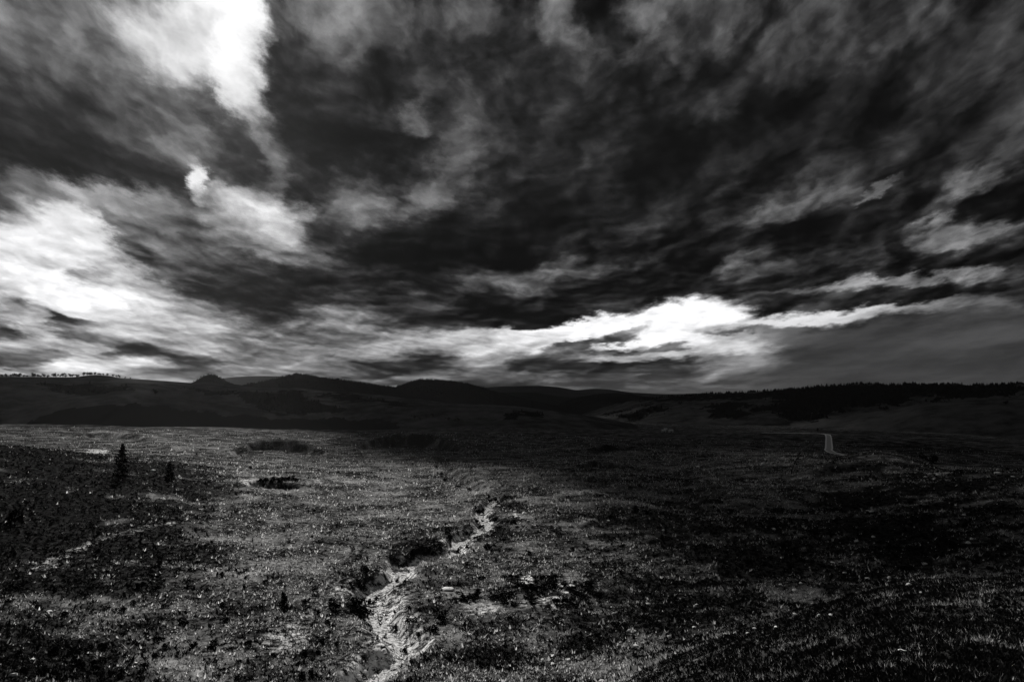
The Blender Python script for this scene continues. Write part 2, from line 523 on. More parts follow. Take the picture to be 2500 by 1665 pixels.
def resample(pts, step):
    p = np.array(pts, float)
    # Catmull-Rom for a winding line
    q = np.vstack([2 * p[0] - p[1], p, 2 * p[-1] - p[-2]])
    out = []
    for i in range(1, len(q) - 2):
        n = max(2, int(np.linalg.norm(q[i + 1] - q[i]) / step))
        t = np.linspace(0, 1, n, False)[:, None]
        out.append(0.5 * ((2 * q[i]) + (-q[i - 1] + q[i + 1]) * t + (2 * q[i - 1] - 5 * q[i] + 4 * q[i + 1] - q[i + 2]) * t ** 2
                          + (-q[i - 1] + 3 * q[i] - 3 * q[i + 1] + q[i + 2]) * t ** 3))
    out.append(p[-1:])
    return np.vstack(out)


def line_dist(x, y, line, reach):
    """Distance to a polyline and the position along it (0..1); far points are left at 1e9."""
    d = np.full(x.shape, 1e9)
    s = np.zeros(x.shape)
    sel = ((x > line[:, 0].min() - reach) & (x < line[:, 0].max() + reach)
           & (y > line[:, 1].min() - reach) & (y < line[:, 1].max() + reach))
    if not sel.any():
        return d, s
    xs, ys = x[sel], y[sel]
    bd, bs = np.full(xs.shape, 1e9), np.zeros(xs.shape)
    n = len(line) - 1
    for i in range(n):
        a, b = line[i, :2], line[i + 1, :2]
        ab = b - a
        t = np.clip(((xs - a[0]) * ab[0] + (ys - a[1]) * ab[1]) / max(ab @ ab, 1e-9), 0, 1)
        dd = np.hypot(xs - a[0] - t * ab[0], ys - a[1] - t * ab[1])
        m = dd < bd
        bd[m] = dd[m]
        bs[m] = (i + t[m]) / n
    d[sel], s[sel] = bd, bs
    return d, s


# banks and mounds of the plain: crest pixels, height, steep front (towards the viewer), long back
def mound(crest_px, height, front, back, dist=None):
    pts = np.array([land(*p) if dist is None else (dist * math.sin(math.atan((p[0] - 1250) / F_PX)), dist * math.cos(math.atan((p[0] - 1250) / F_PX))) for p in crest_px])
    line = resample(pts, 8.0)
    ang = np.degrees(np.arctan2(line[:, 0], line[:, 1]))
    rad = np.hypot(line[:, 0], line[:, 1])
    o = np.argsort(ang)
    ang, rad = ang[o], rad[o]

    def f(x, y, z):
        a, r = np.degrees(np.arctan2(x, y)), np.hypot(x, y)
        rc = np.interp(a, ang, rad)
        span = ang[-1] - ang[0]
        env = smooth(ang[0] - .06 * span, ang[0] + .4 * span, a) * (1 - smooth(ang[-1] - .4 * span, ang[-1] + .06 * span, a))
        d = r - rc + fbm(x / 30, y / 30, 2) * 5
        prof = np.where(d < 0, smooth(-front, 0, d), 1 - smooth(0, back, d))
        return z + height * env * prof
    FEATURES.append(f)


mound([(840, 1106), (900, 1090), (970, 1084), (1050, 1090), (1120, 1100), (1175, 1108)], 9.0, 15, 150)
mound([(530, 1116), (600, 1100), (660, 1096), (740, 1102), (830, 1116)], 7.0, 13, 110)
mound([(1400, 1108), (1470, 1100), (1530, 1098), (1600, 1104)], 4.0, 10, 90)
mound([(1380, 1146), (1440, 1140), (1500, 1140), (1560, 1148)], 2.2, 6, 60)
mound([(1930, 1162), (2050, 1150), (2160, 1148), (2240, 1152)], 3.0, 9, 60)
mound([(2035, 0), (2100, 0), (2180, 0), (2290, 0)], 5.5, 60, 50, 440.0)
mound([(150, 1078), (230, 1070), (330, 1074), (400, 1080)], 5.0, 11, 120)

# the sink hole with its pale rim
PIT = land(675, 1183)


def _pit(x, y, z):
    dx, dy = (x - PIT[0]) / 9.5, (y - PIT[1]) / 8.0
    d = np.hypot(dx, dy) + 0.3 * fbm(x / 5, y / 5, 3)
    return z - 6.5 * (1 - smooth(0.45, 0.95, d)) + 0.5 * np.exp(-((d - 1.12) / 0.16) ** 2)


FEATURES.append(_pit)

# the stream gully
STREAM_PX = [(830, 1720), (868, 1668), (905, 1635), (945, 1600), (992, 1578), (985, 1556), (950, 1525), (925, 1495), (928, 1465),
             (905, 1440), (928, 1420), (972, 1398), (975, 1378), (1010, 1362), (1060, 1350), (1115, 1338), (1118, 1312), (1160, 1292), (1188, 1268),
             (1172, 1245), (1195, 1228), (1208, 1210), (1180, 1196), (1145, 1182), (1128, 1166), (1098, 1146), (1078, 1128),
             (1090, 1114), (1150, 1104), (1230, 1097), (1330, 1088)]
STREAM = resample([land(*p) for p in STREAM_PX], 2.0)


def _gully(x, y, z):
    d, s = line_dist(x, y, STREAM, 16.0)
    wob = 1 + 0.25 * fbm(x / 6.0, y / 6.0, 2)
    r = np.hypot(x, y)
    half = (3.6 + 2.2 * fbm(x / 23.0 + 9, y / 23.0, 2)) * wob
    cut = 1 - smooth(0.9, np.maximum(half, 1.8), d)
    return z - 1.7 * cut * (1 - 0.5 * smooth(280, 600, r))


FEATURES.append(_gully)

# the road, its bed levelled into the land
ROAD_XY = [(284, 300), (286, 360), (286, 420), (285, 480), (285, 540), (286, 582), (291, 622), (305, 664), (322, 700), (368, 800), (414, 900), (450, 980), (462, 1010),
           (464, 1032), (448, 1046), (420, 1054), (385, 1060)]
ROAD = resample(ROAD_XY, 6.0)
_rz = H(ROAD[:, 0], ROAD[:, 1])
_rz = np.convolve(np.pad(_rz, 12, mode='edge'), np.ones(25) / 25, mode='valid')
ROAD = np.column_stack([ROAD, _rz])


def _roadbed(x, y, z):
    d, s = line_dist(x, y, ROAD, 40.0)
    zr = np.interp(s * (len(ROAD) - 1), np.arange(len(ROAD)), ROAD[:, 2]) - 0.12
    w = 1 - smooth(4.5, 13.0, d)
    return z * (1 - w) + zr * w


FEATURES.append(_roadbed)


# ------------------------------------------------------------------ what grows where
def blob(px, py, wx, wy):
    """A patch of ground around a pixel: bearing and distance of its middle, half sizes in degrees and log distance."""
    x, y = land(px, py)
    xa, ya = land(px - wx, py)
    xb, yb = land(px + wx, py)
    x0, y0 = land(px, py + wy)
    x1, y1 = land(px, py - wy)
    a = math.degrees(math.atan2(x, y))
    da = abs(math.degrees(math.atan2(xb, yb)) - math.degrees(math.atan2(xa, ya))) / 2
    lr = math.log(math.hypot(x, y))
    dl = max(0.02, (math.log(math.hypot(x1, y1)) - math.log(math.hypot(x0, y0))) / 2)
    return a, lr, da, dl


def patches(lst):
    return [blob(*p[:4]) + (p[4],) for p in lst]


HEATH_SHADE = patches([   # dark low shrub and heather; at the left and on mound fronts also painted shade
    (130, 1210, 400, 170, 1.3), (40, 1150, 330, 80, 1.3), (300, 1260, 260, 60, 1.0), (430, 1185, 150, 40, .9), (60, 1380, 170, 90, .6), (330, 1330, 160, 40, .35), (420, 1150, 110, 30, .8), (150, 1450, 260, 110, .5),
    (1500, 1290, 230, 60, .6), (1850, 1330, 420, 110, .75), (2250, 1300, 330, 150, .85), (2150, 1125, 230, 16, .55), (2330, 1190, 260, 45, .6),
    (1400, 1440, 200, 34, .95), (1650, 1480, 360, 120, .75), (1250, 1600, 260, 80, .6), (2000, 1540, 440, 130, .85), (2350, 1560, 260, 140, .7),
    (900, 1480, 70, 60, .7), (860, 1390, 60, 40, .55), (1040, 1335, 110, 26, .85), (1060, 1480, 90, 50, .6), (1100, 1420, 130, 26, .5),
    (1220, 1250, 60, 70, .75), (720, 1650, 110, 60, .6), (640, 1480, 90, 24, .6), (1000, 1640, 80, 60, .4), (660, 1600, 60, 40, .45), (1130, 1300, 90, 45, .45),
    (1470, 1140, 100, 8, .5), (1650, 1172, 160, 8, .4), (1750, 1240, 260, 30, .4), (1000, 1092, 130, 9, .6), (690, 1103, 110, 7, .45), (590, 1108, 60, 6, .4),
    (1450, 1098, 120, 6, .4), (1600, 1085, 120, 6, .4), (2300, 1095, 260, 12, .6),
])
PALE = patches([    # bare limestone ground; some only paint the sunlit centre and one lit grass crest
    (610, 1172, 30, 9, .7), (770, 1172, 40, 6, .6), (1285, 1417, 22, 6, .95), (1385, 1424, 26, 5, .9), (1385, 1448, 34, 7, .9),
    (1320, 1475, 90, 16, .5), (980, 1392, 26, 12, .8), (230, 1103, 40, 4, .7), (1420, 1200, 90, 8, .5), (1185, 1250, 20, 40, .45), (1150, 1460, 60, 14, .35),
    (700, 1520, 60, 26, .3), (1960, 1166, 50, 4, .6), (1260, 1255, 22, 14, .5), (2290, 1158, 50, 6, .45), (2130, 1250, 40, 5, .45), (960, 1570, 70, 40, .6), (940, 1500, 70, 60, .55), (965, 1610, 80, 50, .62), (890, 1645, 80, 40, .62), (760, 1500, 40, 40, .3), (700, 1560, 90, 70, .42), (1180, 1480, 90, 24, .5), (830, 1440, 60, 60, .35), (1050, 1250, 50, 30, .3),
])
LUSH = patches([    # smooth grass banks of the gully
    (1110, 1270, 34, 40, .8), (1180, 1320, 60, 20, .6), (720, 1535, 34, 36, .7)])
PATH = resample([land(*p) for p in [(100, 1385), (170, 1350), (240, 1318), (310, 1300), (370, 1284), (420, 1276)]], 2.0)


def field(lst, x, y):
    a, lr = np.degrees(np.arctan2(x, y)), np.log(np.maximum(np.hypot(x, y), 1.0))
    wa, wl = 0.9 * fbm(x / 11.0, y / 11.0, 3), 0.05 * fbm(x / 9.0 + 31, y / 9.0, 3)
    out = np.zeros(x.shape)
    for (a0, l0, da, dl, k) in lst:
        d = np.hypot((a + wa - a0) / da, (lr + wl - l0) / dl)
        out = np.maximum(out, k * (1 - smooth(0.1, 1.5, d)))
    return out


def f_heath_shade(x, y):
    n = fbm(x / 26.0 + 4, y / 26.0, 5, .65)
    return np.clip(field(HEATH_SHADE, x, y) * (.85 + 1.1 * n) + 0.24 + 0.6 * fbm(x / 6.0 - 8, y / 6.0 + 4, 4, .7), 0, 1)


def f_pale(x, y):
    d, _ = line_dist(x, y, STREAM, 14.0)
    g_ = 0.8 * (1 - smooth(0.8, 4.2, d + 2.2 * fbm(x / 3.0, y / 3.0, 3))) * (1 - .9 * smooth(150, 230, np.hypot(x, y)))
    e, _ = line_dist(x, y, PATH, 8.0)
    g_ = np.maximum(g_, 0.36 * (1 - smooth(0.4, 3.4, e + 1.2 * fbm(x / 3.0, y / 3.0, 2))))
    pit = np.hypot((x - PIT[0] - 1.5) / 9.5, (y - PIT[1] + 1.0) / 8.0)
    g_ = np.maximum(g_, 0.4 * np.exp(-((pit + .25 * fbm(x / 5, y / 5, 3) - 1.12) / 0.14) ** 2))
    return np.clip(np.maximum(g_, field(PALE, x, y)) * (1 + 0.6 * fbm(x / 2.5, y / 2.5, 3)), 0, 1)


# ------------------------------------------------------------------ ground material
def ground_material():
    mt, g = new_mat("dry_grass_ground")
    geo = g.node("ShaderNodeNewGeometry")
    p = geo.outputs["Position"]
    ah = g.node("ShaderNodeAttribute", attribute_name="heath_shade").outputs["Fac"]
    ap = g.node("ShaderNodeAttribute", attribute_name="pale").outputs["Fac"]
    s = g.sep(p)
    flat = g.xyz(s[0], s[1], 0.0)
    n1 = g.noise(flat, 0.9, 9.0, 0.72)
    n2 = g.noise(g.v('ADD', flat, (51.0, 17.0, 0.0)), 0.06, 8.0, 0.66)
    n3 = g.noise(g.v('ADD', flat, (7.0, 91.0, 0.0)), 0.012, 5.0, 0.6)
    k = g.m('ADD', g.m('MULTIPLY', n1, 0.55), g.m('MULTIPLY', n2, 0.45))
    # bare earth, straw, heather, limestone
    straw = g.ramp(k, 0.44, 0.64, 0.007, 0.44)
    straw = g.m('MULTIPLY', straw, g.ramp(n3, 0.35, 0.65, 0.65, 1.2))
    heath_shade = g.ramp(n1, 0.40, 0.72, 0.004, 0.06)
    c = g.mix(g.ramp(g.m('ADD', ah, g.m('MULTIPLY', g.m('SUBTRACT', n1, 0.5), 1.8)), 0.05, 1.0), straw, heath_shade)
    stone = g.ramp(n1, 0.42, 0.56, 0.02, 0.85)
    c = g.mix(g.ramp(g.m('ADD', ap, g.m('MULTIPLY', g.m('SUBTRACT', n1, 0.5), 0.9)), 0.25, 0.65), c, stone)
    bs = g.node("ShaderNodeBsdfPrincipled")
    g.put(bs.inputs["Base Color"], g.xyz(c, c, c))
    bs.inputs["Roughness"].default_value = 0.95
    bs.inputs["Specular IOR Level"].default_value = 0.0
    bp = g.node("ShaderNodeBump")
    bp.inputs["Strength"].default_value = 0.5
    bp.inputs["Distance"].default_value = 0.5
    g.put(bp.inputs["Height"], k)
    g.put(bs.inputs["Normal"], bp.outputs[0])
    out = g.node("ShaderNodeOutputMaterial")
    g.put(out.inputs[0], bs.outputs[0])
    return mt


MAT_GROUND = ground_material()


def grey_material(name, lo, hi, scale, rough=0.9, bump=0.0, spec=0.0):
    mt, g = new_mat(name)
    tc = g.node("ShaderNodeTexCoord")
    n = g.noise(tc.outputs["Object"], scale, 6.0, 0.65)
    c = g.ramp(n, 0.3, 0.7, lo, hi)
    bs = g.node("ShaderNodeBsdfPrincipled")
    g.put(bs.inputs["Base Color"], g.xyz(c, c, c))
    bs.inputs["Roughness"].default_value = rough
    bs.inputs["Specular IOR Level"].default_value = spec
    if bump:
        bp = g.node("ShaderNodeBump")
        bp.inputs["Strength"].default_value = 0.8
        bp.inputs["Distance"].default_value = bump
        g.put(bp.inputs["Height"], n)
        g.put(bs.inputs["Normal"], bp.outputs[0])
    out = g.node("ShaderNodeOutputMaterial")
    g.put(out.inputs[0], bs.outputs[0])
    return mt


def np_mesh(name, verts, faces_idx, nper, mat, smooth_=True):
    """Mesh straight from arrays: verts (n,3), faces_idx flat, nper corners per face."""
    me = bpy.data.meshes.new(name)
    nv, nl = len(verts), len(faces_idx)
    nf = nl // nper
    me.vertices.add(nv)
    me.vertices.foreach_set("co", np.ascontiguousarray(verts, np.float32).ravel())
    me.loops.add(nl)
    me.loops.foreach_set("vertex_index", np.ascontiguousarray(faces_idx, np.int32).ravel())
    me.polygons.add(nf)
    me.polygons.foreach_set("loop_start", np.arange(0, nl, nper, dtype=np.int32))
    me.update(calc_edges=True)
    me.materials.append(mat)
    if smooth_:
        me.shade_smooth()
    return me


def grid_faces(nr, na, wrap=False):
    i = np.arange(nr - 1)[:, None] * na
    j = np.arange(na if wrap else na - 1)[None, :]
    a = i + j
    b = i + (j + 1) % na
    return np.stack([a, b, b + na, a + na], -1).reshape(-1)


def attr(me, name, vals):
    at = me.attributes.new(name, 'FLOAT', 'POINT')
    at.data.foreach_set("value", np.ascontiguousarray(vals, np.float32))


def build_ground():
    az = np.concatenate([np.arange(-180, -46, 3.0), np.arange(-46, 46, 0.125), np.arange(46, 180, 3.0)])
    rs = np.concatenate([[0.3, 2, 5, 9, 13], np.geomspace(17, 1300, 440), np.geomspace(1330, 46000, 90)])
    A, Rr = np.meshgrid(np.radians(az), rs)
    x, y = (Rr * np.sin(A)).ravel(), (Rr * np.cos(A)).ravel()
    z = H(x, y)
    me = np_mesh("ground", np.column_stack([x, y, z]), grid_faces(len(rs), len(az), True), 4, MAT_GROUND)
    attr(me, "heath_shade", f_heath_shade(x, y))
    attr(me, "pale", f_pale(x, y))
    o = bpy.data.objects.new("ground", me)
    col.objects.link(o)
    return tag(o, kind="structure")


build_ground()


def ribbon(name, line, half, mat, lift, kind="structure", parent=None, jitter=0.0, off=0.0, seed=3):
    """A strip laid along a line of (x, y[, z]) points."""
    rng = np.random.RandomState(seed)
    p = line[:, :2]
    tg = np.gradient(p, axis=0)
    tg /= np.linalg.norm(tg, axis=1)[:, None] + 1e-9
    nm = np.column_stack([-tg[:, 1], tg[:, 0]])
    c = p + nm * off
    hw = half * (1 + jitter * rng.uniform(-1, 1, len(p)))
    hv = half * (1 + jitter * rng.uniform(-1, 1, len(p)))
    vs = []
    for k in (-1, -.33, .33, 1):
        q = c + nm * (k * (hw if k < 0 else hv))[:, None]
        z = line[:, 2] if line.shape[1] > 2 else H(q[:, 0], q[:, 1])
        vs.append(np.column_stack([q, z + lift]))
    n = len(p)
    V = np.stack(vs, 1).reshape(-1, 3)
    me = np_mesh(name, V, grid_faces(n, 4), 4, mat)
    o = bpy.data.objects.new(name, me)
    col.objects.link(o)
    if parent:
        o.parent = parent
    else:
        tag(o, kind=kind)
    return o


MAT_GRAVEL = grey_material("pale_gravel", 0.06, 0.85, 2.2, 0.7, 0.15)
MAT_ASPHALT = grey_material("asphalt", 0.45, 0.55, 0.8, 0.5)
MAT_LINE = grey_material("road_paint", 0.85, 0.95, 0.5, 0.7)
_near = STREAM[np.hypot(STREAM[:, 0], STREAM[:, 1]) < 215]
ribbon("stream_bed", _near, 0.9, MAT_GRAVEL, 0.06, jitter=0.8)
road = ribbon("road", ROAD, 3.4, MAT_ASPHALT, 0.02)
ribbon("edge_line", ROAD, 0.8, MAT_LINE, 0.05, parent=road, off=3.0)
ribbon("edge_line", ROAD, 0.8, MAT_LINE, 0.05, parent=road, off=-3.0)


# ------------------------------------------------------------------ hills
def hill_material(name, lo, hi, wood, scale):
    mt, g = new_mat(name)
    p = g.node("ShaderNodeNewGeometry").outputs["Position"]
    n1 = g.noise(p, scale, 8.0, 0.68)
    n2 = g.noise(g.v('ADD', p, (310.0, 45.0, 0.0)), scale * 0.14, 5.0, 0.6)
    c = g.ramp(g.m('ADD', g.m('MULTIPLY', n1, 0.6), g.m('MULTIPLY', n2, 0.4)), 0.36, 0.64, lo, hi)
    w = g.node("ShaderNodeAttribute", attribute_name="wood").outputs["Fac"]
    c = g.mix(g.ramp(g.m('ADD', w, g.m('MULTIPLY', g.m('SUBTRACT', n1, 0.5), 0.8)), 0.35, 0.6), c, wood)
    bs = g.node("ShaderNodeBsdfPrincipled")
    g.put(bs.inputs["Base Color"], g.xyz(c, c, c))
    bs.inputs["Roughness"].default_value = 1.0
    bs.inputs["Specular IOR Level"].default_value = 0.0
    out = g.node("ShaderNodeOutputMaterial")
    g.put(out.inputs[0], bs.outputs[0])
    return mt


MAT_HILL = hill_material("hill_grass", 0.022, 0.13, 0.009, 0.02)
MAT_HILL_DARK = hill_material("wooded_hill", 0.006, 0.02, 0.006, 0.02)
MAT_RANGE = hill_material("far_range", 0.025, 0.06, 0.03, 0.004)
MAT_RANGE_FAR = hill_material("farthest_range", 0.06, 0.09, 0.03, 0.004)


def inside(poly, px, py):
    """Even-odd test of pixels against an outline."""
    res = np.zeros(np.shape(px), bool)
    n = len(poly)
    for i in range(n):
        (x0, y0), (x1, y1) = poly[i], poly[(i + 1) % n]
        c = ((y0 > py) != (y1 > py)) & (px < (x1 - x0) * (py - y0) / ((y1 - y0) or 1e-9) + x0)
        res ^= c
    return res


def to_px(x, y, z):
    c, s = math.cos(PITCH), math.sin(PITCH)
    zz = z - CAM_Z
    f = y * c + zz * s
    return W_PX / 2 + F_PX * x / f, H_PX / 2 - F_PX * (zz * c - y * s) / f


HILLS = {}


def hill(key, name, crest, dist, depth, back, mat, rough=0.05, woods=(), cols=260, rows=60, foot=-95.0, wl=260.0, bump=0.0):
    """A hill or ridge: crest as seen along the skyline, its distance, how far its front and back slopes run."""
    el, an, ds = [], [], []
    for i, (px, py) in enumerate(crest):
        d = ray(px, py)
        an.append(math.degrees(math.atan2(d[0], d[1])))
        el.append(d[2] / math.hypot(d[0], d[1]))
    dd = np.interp(np.linspace(0, 1, len(crest)), np.linspace(0, 1, len(dist)), dist)
    a = np.linspace(an[0], an[-1], cols)
    e = pchip(an, el, a)
    R = pchip(an, dd, a)
    zc = CAM_Z + R * e
    if bump:
        zc = zc + bump * fbm(a * 3.1, a * 0 + 2.2, 4, .6)
    end = smooth(0, 0.04, np.linspace(0, 1, cols)) * (1 - smooth(0.96, 1, np.linspace(0, 1, cols)))
    zc = foot + (zc - foot) * (0.25 + 0.75 * end)
    s = np.concatenate([np.linspace(0, 1, rows), np.linspace(1, 2, rows // 3)[1:]])
    V = []
    for t in s:
        if t <= 1:
            rr = R - depth * (1 - t)
            pr = 0.55 * t + 0.45 * (3 * t * t - 2 * t ** 3)
        else:
            rr = R + back * (t - 1)
            pr = 1 - smooth(0, 1, np.array(t - 1))
        x, y = rr * np.sin(np.radians(a)), rr * np.cos(np.radians(a))
        hgt = (zc - foot)
        free = (1 - float(pr) ** 5) if t <= 1 else 1.0
        n = fbm(x / wl + 3.3, y / wl, 5, .5)
        ridge = np.abs(fbm(x / (wl * .8) + 13, y / (wl * 1.6) + 5, 3)) * -1
        z = foot + hgt * pr + hgt * rough * free * (1.6 * n + 1.2 * ridge + .25) * min(1.0, 3 * float(pr))
        V.append(np.column_stack([x, y, z]))
    V = np.vstack(V)
    me = np_mesh(name, V, grid_faces(len(s), cols), 4, mat)
    px, py = to_px(V[:, 0], V[:, 1], V[:, 2])
    w = np.zeros(len(V))
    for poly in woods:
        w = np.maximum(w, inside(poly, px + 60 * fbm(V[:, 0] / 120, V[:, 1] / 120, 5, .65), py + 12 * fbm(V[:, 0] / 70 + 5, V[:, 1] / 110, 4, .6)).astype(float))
    attr(me, "wood", w)  # woods, plus the shade painted on the left fold's front
    o = bpy.data.objects.new(name, me)
    col.objects.link(o)
    tag(o, kind="structure")
    HILLS[key] = o
    return o


WOOD_SHADE_LEFT = [[(95, 938), (150, 935), (230, 940), (310, 950), (250, 962), (170, 962), (120, 952)],
             [(430, 950), (480, 948), (620, 955), (650, 964), (720, 968), (790, 985), (830, 1000), (760, 1008), (680, 1000), (560, 968), (470, 958)],
             [(640, 960), (700, 955), (790, 990), (720, 1012), (640, 1005)],
             [(160, 1000), (330, 985), (480, 1004), (640, 1022), (900, 1024), (1000, 1044), (900, 1060), (300, 1060), (20, 1060)],  # no trees here: shade on the fold's lower front, painted as dark ground
             [(760, 958), (830, 962), (930, 978), (1010, 990), (940, 990), (820, 970)],
             [(1240, 1000), (1290, 1004), (1330, 1018), (1260, 1020)]]
WOOD_RIGHT = [[(1560, 974), (1740, 960), (1860, 952), (2030, 938), (2500, 930), (2510, 962), (2330, 962), (2240, 968), (2180, 985), (2060, 1000),
               (1990, 1020), (1950, 1028), (1900, 1020), (1860, 1000), (1870, 985), (1960, 975), (1860, 972), (1740, 976), (1600, 982)],
              [(1710, 1000), (1730, 985), (1790, 985), (1830, 985), (1830, 1000), (1790, 1022), (1740, 1020)],
              [(1480, 1012), (1540, 1005), (1600, 990), (1640, 995), (1600, 1010), (1570, 1025), (1520, 1030)],
              [(2260, 985), (2330, 962), (2500, 955), (2500, 965), (2330, 975)]]

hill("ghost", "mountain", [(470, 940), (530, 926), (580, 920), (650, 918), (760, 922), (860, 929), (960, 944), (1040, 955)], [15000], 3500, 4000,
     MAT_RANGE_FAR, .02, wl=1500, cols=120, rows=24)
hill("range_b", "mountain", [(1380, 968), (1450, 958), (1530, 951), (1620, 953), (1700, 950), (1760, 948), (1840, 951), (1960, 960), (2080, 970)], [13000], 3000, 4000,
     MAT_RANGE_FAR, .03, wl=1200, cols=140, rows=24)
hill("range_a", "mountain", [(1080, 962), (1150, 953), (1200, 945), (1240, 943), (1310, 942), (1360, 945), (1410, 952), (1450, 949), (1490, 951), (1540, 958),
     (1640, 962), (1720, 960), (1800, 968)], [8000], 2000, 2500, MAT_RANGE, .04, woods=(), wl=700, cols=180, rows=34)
hill("cone", "hill", [(420, 945), (470, 934), (492, 922), (514, 914), (534, 921), (560, 934), (620, 945)], [3900], 700, 900, MAT_HILL_DARK, .03, wl=300, cols=90, rows=30, bump=3)
hill("left_wood", "hill", [(540, 948), (600, 939), (660, 928), (700, 918), (726, 913), (780, 921), (860, 932), (940, 944), (1020, 956), (1120, 985)], [3300], 800, 900,
     MAT_HILL_DARK, .04, wl=300, cols=160, rows=36, bump=4)
hill("dome", "hill", [(900, 965), (950, 951), (990, 937), (1030, 927), (1090, 930), (1150, 939), (1195, 952), (1260, 968), (1360, 990), (1460, 1010)], [4300], 1100, 1200,
     MAT_HILL_DARK, .05, wl=420, cols=180, rows=40, bump=4)
hill("centre_far", "hill", [(1150, 972), (1220, 958), (1290, 958), (1370, 968), (1440, 975), (1540, 990)], [6200], 1300, 1500, MAT_HILL_DARK, .06, wl=500, cols=130, rows=34)
hill("centre", "hill", [(1300, 1000), (1360, 985), (1420, 968), (1480, 961), (1530, 961), (1570, 967), (1640, 973), (1760, 978), (1900, 990)], [4600], 1200, 1200,
     MAT_HILL_DARK, .07, wl=380, cols=180, rows=40)
hill("right", "hill", [(1380, 1030), (1450, 1003), (1520, 985), (1570, 976), (1640, 969), (1740, 963), (1860, 956), (1950, 949), (2030, 943), (2100, 942), (2190, 944), (2300, 939), (2400, 941),
     (2500, 937), (2700, 930), (3000, 925), (3500, 930)], [3300, 2900, 2700], 1150, 1200, MAT_HILL, .07, WOOD_RIGHT, wl=330, cols=420, rows=80, bump=3)
hill("right_front", "hill", [(1900, 1042), (1960, 1027), (2010, 1017), (2070, 1012), (2140, 1005), (2260, 986), (2400, 976), (2500, 973), (2700, 965), (3200, 955)],
     [1950, 1800], 560, 500, MAT_HILL, .04, WOOD_RIGHT, wl=260, cols=260, rows=50)
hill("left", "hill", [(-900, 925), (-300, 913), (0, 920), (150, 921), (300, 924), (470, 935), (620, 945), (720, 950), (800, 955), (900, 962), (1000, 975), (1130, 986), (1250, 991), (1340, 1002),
     (1480, 1024), (1620, 1052)], [2400, 2400, 2300, 2000, 1800], 800, 900, MAT_HILL, .06, WOOD_SHADE_LEFT, wl=260, cols=420, rows=80)
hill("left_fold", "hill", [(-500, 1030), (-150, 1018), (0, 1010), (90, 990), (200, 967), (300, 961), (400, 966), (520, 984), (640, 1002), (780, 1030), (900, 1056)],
     [1750, 1700, 1650], 420, 420, MAT_HILL, .05, WOOD_SHADE_LEFT, wl=200, cols=240, rows=46)


# ------------------------------------------------------------------ plants and stones
MAT_NEEDLE = grey_material("dark_needles", 0.004, 0.02, 1.5, 0.9)
MAT_LEAF = grey_material("dark_leaves", 0.008, 0.045, 1.2, 0.85)
MAT_BARK = grey_material("bark", 0.02, 0.07, 6.0, 0.95)
MAT_WOOD = grey_material("weathered_wood", 0.35, 0.75, 5.0, 0.8)
MAT_POST = grey_material("fence_wood", 0.015, 0.05, 5.0, 0.9)
MAT_STONE = grey_material("limestone", 0.75, 0.95, 3.0, 0.85, 0.05)


def grass_material(name, lo, hi, trans):
    mt, g = new_mat(name)
    r = g.node("ShaderNodeNewGeometry").outputs["Random Per Island"]
    c = g.ramp(g.m('POWER', r, 1.7), 0.0, 1.0, lo, hi, False)
    v = g.xyz(c, c, c)
    d = g.node("ShaderNodeBsdfDiffuse")
    t = g.node("ShaderNodeBsdfTranslucent")
    g.put(d.inputs[0], v)
    g.put(t.inputs[0], v)
    mx = g.node("ShaderNodeMixShader")
    mx.inputs[0].default_value = trans
    g.put(mx.inputs[1], d.outputs[0])
    g.put(mx.inputs[2], t.outputs[0])
    out = g.node("ShaderNodeOutputMaterial")
    g.put(out.inputs[0], mx.outputs[0])
    return mt


MAT_STRAW = grass_material("straw", 0.08, 1.0, 0.45)
MAT_HEATHER = grass_material("heather", 0.003, 0.02, 0.2)


def tri_cloud(rng, n, size, sampler):
    """n small leaf triangles at points given by sampler(rng) -> (n, 3)."""
    c = sampler(rng, n)
    u = rng.normal(size=(n, 3))
    u /= np.linalg.norm(u, axis=1)[:, None]
    v = rng.normal(size=(n, 3))
    v = np.cross(u, v)
    v /= np.linalg.norm(v, axis=1)[:, None]
    s = size * rng.uniform(.6, 1.4, (n, 1))
    return np.stack([c + u * s, c - u * s * .5 + v * s * .8, c - u * s * .5 - v * s * .8], 1).reshape(-1, 3)


def conifer_points(rng, n):
    h = rng.uniform(0, 1, n) ** 1.25
    tier = 0.78 + 0.22 * np.cos(h * 2 * np.pi * 9)
    r = (0.02 + 0.24 * (1 - h) ** 0.85) * tier * np.sqrt(rng.uniform(.15, 1, n))
    a = rng.uniform(0, 2 * np.pi, n)
    lop = 1 + 0.25 * np.cos(a * 2 + 1) + 0.18 * np.cos(a * 3 + h * 9)
    return np.column_stack([r * lop * np.cos(a), r * lop * np.sin(a), 0.06 + 0.94 * h - 0.1 * r])


def clump_points(k, zc, rx, rz):
    def f(rng, n):
        cs = rng.normal(size=(k, 3)) * np.array([rx * .5, rx * .5, rz * .42]) + np.array([0, 0, zc])
        rad = rng.uniform(.45, .8, k) * min(rx, rz)
        i = rng.randint(0, k, n)
        d = rng.normal(size=(n, 3))
        d /= np.linalg.norm(d, axis=1)[:, None]
        p = cs[i] + d * (rad[i] * rng.uniform(.5, 1.05, n))[:, None]
        p[:, 2] = np.maximum(p[:, 2], 0.01)
        return p
    return f


def tri_mesh(name, tris, mat, smooth_=False):
    return np_mesh(name, tris, np.arange(len(tris)), 3, mat, smooth_)


